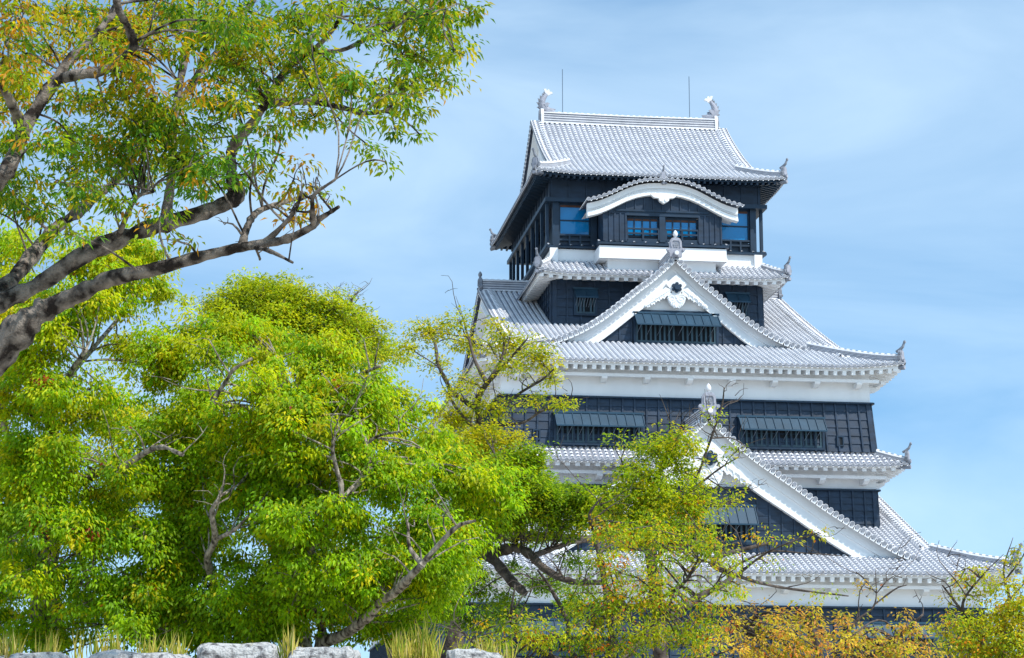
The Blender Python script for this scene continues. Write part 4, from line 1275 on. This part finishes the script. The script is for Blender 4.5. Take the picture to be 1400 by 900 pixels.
# --- paler fine-leaved tree showing above the camphors
C3 = [(285, 420), (310, 392), (345, 382), (400, 392), (455, 404), (492, 418), (525, 455), (545, 490), (530, 520), (430, 500), (300, 470)]
b3 = ground_pt(400, 43)
b3_l = [([b3, at(400, 700, 43), at(395, 560, 43), at(370, 480, 42.6), at(350, 430, 42.3)], [.26, .22, .16, .1, .04]), trace([(395, 560), (430, 480), (470, 430), (480, 420)], 43, 16, 4, -.6),
        trace([(430, 480), (500, 470), (520, 460)], 42.8, 8, 3, .4), trace([(380, 500), (320, 440), (310, 415)], 42.8, 8, 3, .5)]
tree('fine_leaved_tree', 'pale fine-leaved tree whose rounded top rises above the bright camphor against the sky', b3, b3_l, fill(C3, 50, 34, 42.5, 2.0, 8, .9),
     (.075, .036), [(.50, .56, .02, 3), (.34, .46, .02, 3), (.18, .30, .02, 1.2), (.58, .56, .03, 1)], clump=(.26, .14), per=36, droop=.25, group='trees behind the stone wall')
# --- olive tree in front of the left side of the keep
b4 = ground_pt(620, 39)
b4_l = [([b4, at(622, 830, 39), at(634, 730, 39), at(650, 655, 39), at(660, 606, 38.8), at(653, 553, 38.6), at(666, 524, 38.4), at(695, 493, 38.2), at(722, 462, 38)], [.2, .18, .13, .09, .066, .056, .046, .03, .012]),
        trace([(655, 560), (620, 535), (600, 500), (595, 470), (585, 450)], 38.6, 7, 3, .8), trace([(657, 590), (640, 578), (617, 547), (612, 520)], 38.7, 6, 3, -.6),
        trace([(684, 640), (687, 588), (701, 553), (716, 536), (742, 519), (757, 505)], 38.9, 6, 2.5, -.8), trace([(688, 590), (720, 580), (742, 562), (775, 556)], 38.8, 5, 2.5, -.5),
        trace([(666, 524), (650, 495), (640, 460), (632, 432)], 38.4, 6, 2, .4), trace([(660, 606), (640, 612), (610, 604)], 38.8, 6, 3, -.3), trace([(666, 524), (686, 490), (690, 455)], 38.4, 5, 2, .5)]
DB = [(588, 455, 36, 20, .55), (630, 440, 20, 14, .55), (560, 476, 20, 16, .45), (648, 470, 34, 17, .5), (700, 472, 30, 17, .75), (735, 490, 28, 19, .75), (752, 518, 16, 13, .7), (700, 505, 30, 14, .35), (640, 522, 28, 18, .35),
      (600, 500, 22, 16, .35), (622, 575, 36, 22, .8), (660, 602, 36, 26, .9), (715, 550, 22, 8, .4), (768, 554, 22, 7, .7), (735, 545, 16, 8, .4), (640, 625, 40, 22, .9), (690, 628, 32, 18, .9), (675, 560, 22, 18, .6), (625, 540, 18, 14, .4), (700, 600, 22, 14, .7), (680, 450, 22, 14, .4)]
tree('fine_leaved_tree', 'slender olive-yellow tree with open twiggy branches before the left end of black walls', b4, b4_l, [(x, y, a, b, 38.5 + rdz.uniform(-1, 1), None, d * 2.7, None) for x, y, a, b, d in DB],
     (.065, .032), [(.52, .52, .014, 3), (.34, .43, .016, 3), (.60, .52, .02, 1.5), (.16, .27, .02, .8)], clump=(.24, .14), per=26, droop=.2, bark='bark_dark', group='trees behind the stone wall', bough=.012, twig=.008)
# --- dark evergreen with arching limbs
b5 = ground_pt(550, 36)
b5_l = [([b5, at(556, 860, 36), at(590, 800, 36), at(630, 762, 35.8), at(650, 756, 35.6), at(672, 762, 35.4), at(697, 792, 35.2), at(719, 812, 35)], [.26, .22, .17, .13, .11, .09, .08, .05]),
        trace([(645, 758), (677, 756), (706, 750), (728, 761), (745, 778), (779, 795), (822, 797)], 35.7, 17, 7, -1.4), trace([(622, 776), (630, 747), (663, 735), (711, 734), (766, 735), (807, 737), (850, 725)], 36, 20, 7, 1.2),
        trace([(728, 761), (770, 745), (800, 740)], 35.3, 9, 4, .6), trace([(630, 747), (650, 710), (690, 680), (740, 660)], 36, 12, 5, .5), trace([(690, 680), (680, 640), (700, 610)], 36.3, 8, 3, .4)]
E5P = [(655, 640), (720, 600), (750, 640), (800, 652), (850, 690), (850, 728), (760, 735), (640, 735), (625, 700)]
tree('evergreen_tree', 'dense darker green evergreen with thick dark arching limbs left of the lower gable', b5, b5_l, fill(E5P, 34, 30, 35.8, 1.6, 12, 1.0) + [(x, y, a, b, 36.2 + rdz.uniform(-1, 1), None, .8, (.5, 1, 2, .3)) for x, y, a, b in
     [(610, 720, 34, 22), (645, 775, 26, 12), (670, 740, 28, 12), (735, 800, 30, 16), (690, 845, 34, 18), (640, 850, 34, 18), (780, 820, 26, 16), (600, 760, 30, 20), (585, 800, 36, 24), (620, 800, 26, 16), (600, 840, 34, 22), (650, 790, 30, 16), (690, 820, 30, 14), (650, 815, 30, 14), (740, 735, 36, 12), (640, 760, 24, 14), (790, 770, 26, 12), (760, 800, 24, 12), (700, 775, 22, 8)]],
     (.06, .032), [(.36, .48, .012, 2.5), (.22, .38, .014, 3), (.11, .22, .014, 2.2), (.46, .48, .02, 1)], clump=(.20, .13), per=42, droop=.3, bark='bark_dark', group='trees behind the stone wall', bough=.012)
# --- leafy green tree in front of the lower gable
b6 = ground_pt(905, 33)
b6_l = [([b6, at(900, 840, 33), at(890, 760, 33), at(888, 690, 32.9), at(905, 640, 32.7), at(925, 600, 32.5)], [.12, .10, .08, .055, .04, .02]),
        trace([(893, 770), (935, 715), (948, 668), (965, 620), (986, 558), (990, 530)], 33, 6, 1.5, -.5), trace([(888, 700), (860, 660), (850, 630)], 32.9, 6, 2.5, .4), trace([(890, 740), (850, 710), (820, 690)], 33, 6, 2.5, -.4),
        trace([(948, 668), (985, 640), (1010, 625)], 32.8, 3.5, 1.5, -.3), trace([(935, 715), (975, 690), (1010, 690)], 32.9, 4, 2, .3), trace([(972, 605), (1000, 600), (1022, 612)], 32.7, 2.2, 1.2, .2)]
F6 = [(862, 622), (900, 592), (932, 582), (955, 610), (965, 650), (985, 690), (960, 740), (900, 760), (830, 740), (815, 690), (835, 650)]
tree('leafy_tree', 'loose green tree with thin upright twigs in front of the lower white gable', b6, b6_l, fill(F6, 38, 26, 32.8, 1.2, 14, .75) + [(990, 690, 26, 10, 32.5, None, .5, None), (1000, 672, 16, 8, 32.6, None, .4, None), (990, 630, 10, 5, 32.5, None, .15, None), (1010, 612, 12, 4, 32.5, None, .15, None), (975, 570, 5, 12, 32.5, None, .1, None), (600 + 240, 600, 14, 10, 33, None, .4, None), (852, 612, 16, 12, 33, None, .4, (.5, 1, .5, 3, 4))],
     (.06, .03), [(.44, .53, .012, 3), (.28, .42, .014, 3), (.14, .25, .016, 1.2), (.56, .52, .02, 1.4), (.62, .24, .03, .15)], clump=(.20, .13), per=30, droop=.4, bark='bark_dark', group='trees behind the stone wall', bough=.015, twig=.006)
# --- cherry trees with leaves turning orange
CHERRY = [(.38, .48, .014, 3.2), (.52, .52, .016, 2), (.20, .34, .018, 2.6), (.68, .42, .02, .9), (.68, .20, .02, .35)]
b7 = ground_pt(830, 28.5)
b7_l = [([b7, at(836, 880, 28.5), at(833, 840, 28.4), at(826, 795, 28.3), at(815, 740, 28.2), at(806, 705, 28), at(822, 680, 27.9)], [.06, .055, .045, .038, .03, .02, .01]),
        ([b7, at(800, 880, 28.6), at(832, 840, 28), at(880, 826, 27.8), at(930, 802, 27.5), at(955, 765, 27.4), at(975, 740, 27.3)], [.05, .04, .035, .03, .024, .016, .01]),
        ([b7, at(780, 890, 28.6), at(776, 850, 28.4), at(750, 800, 28.2), at(735, 780, 28)], [.05, .035, .03, .02, .01]),
        ([b7, at(720, 880, 28.4), at(700, 845, 28), at(704, 800, 27.8)], [.05, .03, .022, .01]), ([b7, at(700, 900, 28), at(650, 880, 27.6), at(620, 850, 27.4)], [.05, .03, .018, .01]),
        ([b7, at(880, 870, 29), at(950, 820, 29.3), at(1000, 790, 29.5), at(975, 765, 29.6), at(1060, 740, 30)], [.07, .06, .05, .045, .04, .015]),
        trace([(985, 778), (1030, 795), (1085, 806), (1160, 815)], 29.4, 6, 1.6, .6), trace([(1010, 785), (1050, 755), (1090, 738), (1120, 728)], 29.5, 4, 1.4, -.5), trace([(1000, 770), (1050, 752), (1100, 756), (1150, 760)], 29.5, 3, 1.2, .4),
        trace([(950, 822), (960, 840), (940, 870)], 29.3, 9, 4, .3)]
G7 = [(800, 705), (850, 705), (960, 705), (1000, 725), (1020, 760), (1010, 800), (1000, 850), (970, 905), (690, 905), (700, 875), (760, 825), (800, 785)]
tree('cherry_tree', 'open cherry with orange and green leaves on thin dark stems below the lower gable', b7, b7_l, fill(G7, 100, 22, 28.4, 2.0, 21, .46) + fill([(620, 850), (690, 820), (740, 830), (740, 905), (620, 905)], 12, 22, 27.8, .8, 22, .4) +
     [(1030, 735, 30, 12, 29.5, None, .35, (1, 1, .5, 2, 2)), (1075, 742, 26, 9, 29.6, None, .3, (1, 1, .5, 2, 2)), (1115, 733, 14, 6, 29.6, None, .2, (1, 1, .5, 2, 3)), (1050, 770, 24, 8, 29.5, None, .18, None), (1130, 812, 30, 6, 29.8, None, .12, None), (1010, 800, 24, 14, 29.4, None, .5, None)],
     (.058, .026), CHERRY, clump=(.19, .12), per=24, droop=.6, bark='bark_dark', group='trees behind the stone wall', bough=.014, twig=.006)
b8 = ground_pt(1120, 27)
b8_l = [([b8, at(1118, 880, 27), at(1105, 855, 26.9), at(1090, 838, 26.8)], [.06, .05, .035, .02]), ([b8, at(1150, 880, 27), at(1170, 850, 27), at(1196, 826, 27), at(1197, 778, 27)], [.05, .03, .02, .010, .003]),
        ([b8, at(1050, 885, 27), at(1020, 865, 26.7), at(1000, 850, 26.6)], [.06, .04, .025, .012]), ([b8, at(1200, 890, 26.8), at(1240, 860, 26.6), at(1262, 840, 26.5)], [.05, .04, .025, .012]),
        trace([(1197, 810), (1180, 790), (1170, 782)], 27, 3, 1.2), trace([(1197, 812), (1212, 795), (1222, 788)], 27, 3, 1.2), trace([(1197, 826), (1225, 805), (1240, 800)], 27, 3, 1.2)]
H8 = [(955, 890), (985, 856), (1030, 840), (1075, 832), (1130, 840), (1165, 838), (1185, 855), (1218, 874), (1246, 832), (1262, 862), (1288, 885), (1300, 910), (950, 910)]
tree('cherry_tree', 'low cherry with a mostly orange crown along the bottom right', b8, b8_l, fill(H8, 90, 17, 26.9, 1.8, 31, .27) + [(1240, 835, 22, 9, 26.6, None, .5, None), (1190, 805, 24, 16, 27, None, .2, None), (1105, 830, 18, 10, 26.8, None, .3, None), (1010, 842, 18, 9, 26.6, None, .3, None)],
     (.052, .025), [(.58, .48, .05, 3), (.64, .43, .08, 3), (.40, .44, .03, 2.0), (.64, .31, .08, 1.5), (.60, .15, .03, .3)], clump=(.18, .12), per=30, spurs=12, droop=.5, bark='bark_dark', group='trees behind the stone wall', bough=.014, twig=.006)
b9 = ground_pt(1375, 29)
b9_l = [([b9, at(1370, 880, 29), at(1372, 850, 28.9), at(1380, 820, 28.8), at(1372, 780, 28.7), at(1385, 735, 28.6)], [.07, .055, .04, .024, .013, .004]), ([b9, at(1340, 880, 28.8), at(1320, 845, 28.6), at(1318, 820, 28.5), at(1345, 785, 28.4), at(1372, 758, 28.3)], [.06, .04, .025, .018, .010, .004]),
        trace([(1320, 840), (1300, 815), (1288, 800)], 28.6, 5, 2), trace([(1372, 850), (1400, 820), (1420, 800)], 28.9, 7, 3), trace([(1345, 790), (1325, 778), (1310, 782)], 28.5, 3, 1.2), trace([(1385, 790), (1400, 760), (1405, 735)], 28.6, 3, 1.2)]
I9 = [(1285, 850), (1310, 835), (1350, 838), (1385, 815), (1415, 810), (1415, 910), (1290, 910)]
tree('cherry_tree', 'yellow-green cherry with bare twiggy tips at the right edge under the eave', b9, b9_l, fill(I9, 36, 24, 28.8, 1.0, 41, .7) + [(x, y, a, b, 28.6, None, d, None) for x, y, a, b, d in [(1340, 790, 34, 16, .6), (1365, 800, 30, 16, .6), (1320, 795, 20, 10, .5), (1380, 775, 22, 16, .35), (1300, 815, 20, 10, .35), (1395, 800, 16, 14, .6), (1330, 815, 26, 10, .7), (1390, 750, 14, 12, .25)]],
     (.055, .026), [(.52, .54, .02, 3), (.36, .46, .02, 3), (.60, .50, .03, 2), (.64, .28, .03, .5), (.18, .3, .02, 1)], clump=(.18, .12), per=26, spurs=12, droop=.5, bark='bark_dark', group='trees behind the stone wall', bough=.014, twig=.006)

# ------------------------------------------------------------------ stone wall and grass
sw = empty('stone_wall', CAM + FWD * WALL_D + UP * -1.6, 'rough grey stone retaining wall whose lichen-spotted top stones edge the bottom left', 'stone wall')
def boulder(x0, x1, ytop, dist, zb, seed, depth=.9):
    rs = np.random.default_rng(seed)
    k = dist / FPX
    a0, a1 = (x0 - 700) * k, (x1 - 700) * k
    zt = at(700, ytop, dist).z
    n, m = 15, 9
    # superellipsoid block with chipped, uneven faces
    th = np.linspace(-math.pi / 2, math.pi / 2, 25); ph = np.linspace(0, 2 * math.pi, 49)[:-1]
    pw = lambda v, e: np.sign(v) * np.abs(v) ** e
    G = np.zeros((25, 48, 3))
    off = Vector(rs.uniform(-50, 50, 3)); tilt = rs.uniform(-.08, .08); tap = rs.uniform(.03, .14)
    for i, t in enumerate(th):
        for j, p in enumerate(ph):
            d = np.array([pw(np.cos(t), .22) * pw(np.cos(p), .25), pw(np.cos(t), .22) * pw(np.sin(p), .25), pw(np.sin(t), .25)])
            q = Vector((d[0] * (a1 - a0) / 2, d[1] * depth / 2, d[2] * (zt - zb) / 2))
            nse = .055 * mnoise.noise(q * 2.6 + off) + .03 * mnoise.noise(q * 7 + off) + .014 * mnoise.noise(q * 19 + off)
            q = q + Vector(d).normalized() * (nse * 1.6 - .02)
            u = (a0 + a1) / 2 + q.x * (1.0 - tap * max(0, d[2])); v = dist + depth / 2 + q.y
            z = (zb + zt) / 2 + q.z + tilt * d[0] * .3
            G[i, j] = tuple(CAM + RIGHT * u + FWD * v + UP * z)
    mb = MB(); mb.grid(G, 'stone', closed=True)
    o = mb.build('stone', sw, smooth=False)
    return o
for i, (x0, x1, yt) in enumerate([(-150, -60, 889), (-62, 12, 893), (10, 96, 890), (98, 130, 902), (118, 268, 892), (264, 384, 878), (390, 494, 882), (492, 612, 905), (606, 694, 888), (690, 800, 903), (796, 890, 906), (886, 1010, 908), (1005, 1120, 906), (1115, 1230, 910), (1226, 1330, 907), (1326, 1460, 910)]):
    boulder(x0, x1, yt, WALL_D - .1, .85, 100 + i)
rw = random.Random(3)
for row in range(4):
    x = -220 + rw.uniform(0, 60); z1 = .92 - row * .62
    while x < 1500:
        w_ = rw.uniform(90, 170)
        k = WALL_D / FPX
        # height of this course given as a pixel for the helper
        yt = 450
        zt = z1 + rw.uniform(-.04, .04)
        lo, hi = 0.0, 3000.0
        for _ in range(40):
            mid = (lo + hi) / 2
            if at(700, mid, WALL_D).z > zt: lo = mid
            else: hi = mid
        boulder(x, x + w_ + 4, lo, WALL_D - .12 - .06 * row, zt - .70, rw.randrange(9999), .8)
        x += w_
# dry grass on top of the wall
gp, ga, gn, gl, gw_, gt = [], [], [], [], [], []
def grass(x0, x1, n, h, d0=.15, d1=.9, lean=.25, base=None):
    tuft = rng.uniform(x0, x1, max(3, int((x1 - x0) / 14))); px = np.clip(tuft[rng.integers(len(tuft), size=n)] + rng.normal(0, 5, n), x0, x1); dd = WALL_D + rng.uniform(d0, d1, n)
    for i in range(n):
        p = at(px[i], 900, dd[i]); p.z = (base if base is not None else TERRACE)
        hh = h * rng.uniform(.45, 1.1)
        a = np.array([rng.normal() * lean, rng.normal() * lean, 1.0])
        gp.append(tuple(p)); ga.append(a); gn.append(np.array([rng.normal(), -1.0, .2])); gl.append(hh); gw_.append(rng.uniform(.010, .02))
        gt.append([(.58, .50, .10), (.44, .44, .06), (.24, .34, .03), (.66, .56, .22)][rng.choice(4, p=[.35, .3, .2, .15])])
grass(-60, 250, 380, .37, lean=.16); grass(240, 420, 120, .22); grass(385, 400, 34, .42, -.1, .5); grass(496, 600, 200, .36, -.1, .9, .22); grass(562, 590, 50, .5, 0, .6, .18); grass(600, 700, 120, .30); pass
go = leaves_mesh('dry_grass', None, np.array(gp), np.array(ga), np.array(gn), np.array(gl), np.array(gw_), np.array(gt), 'grass_blade', .1)
tag(go, 'tall yellowing grass growing behind the top stones of the wall', 'grass', kind='stuff')
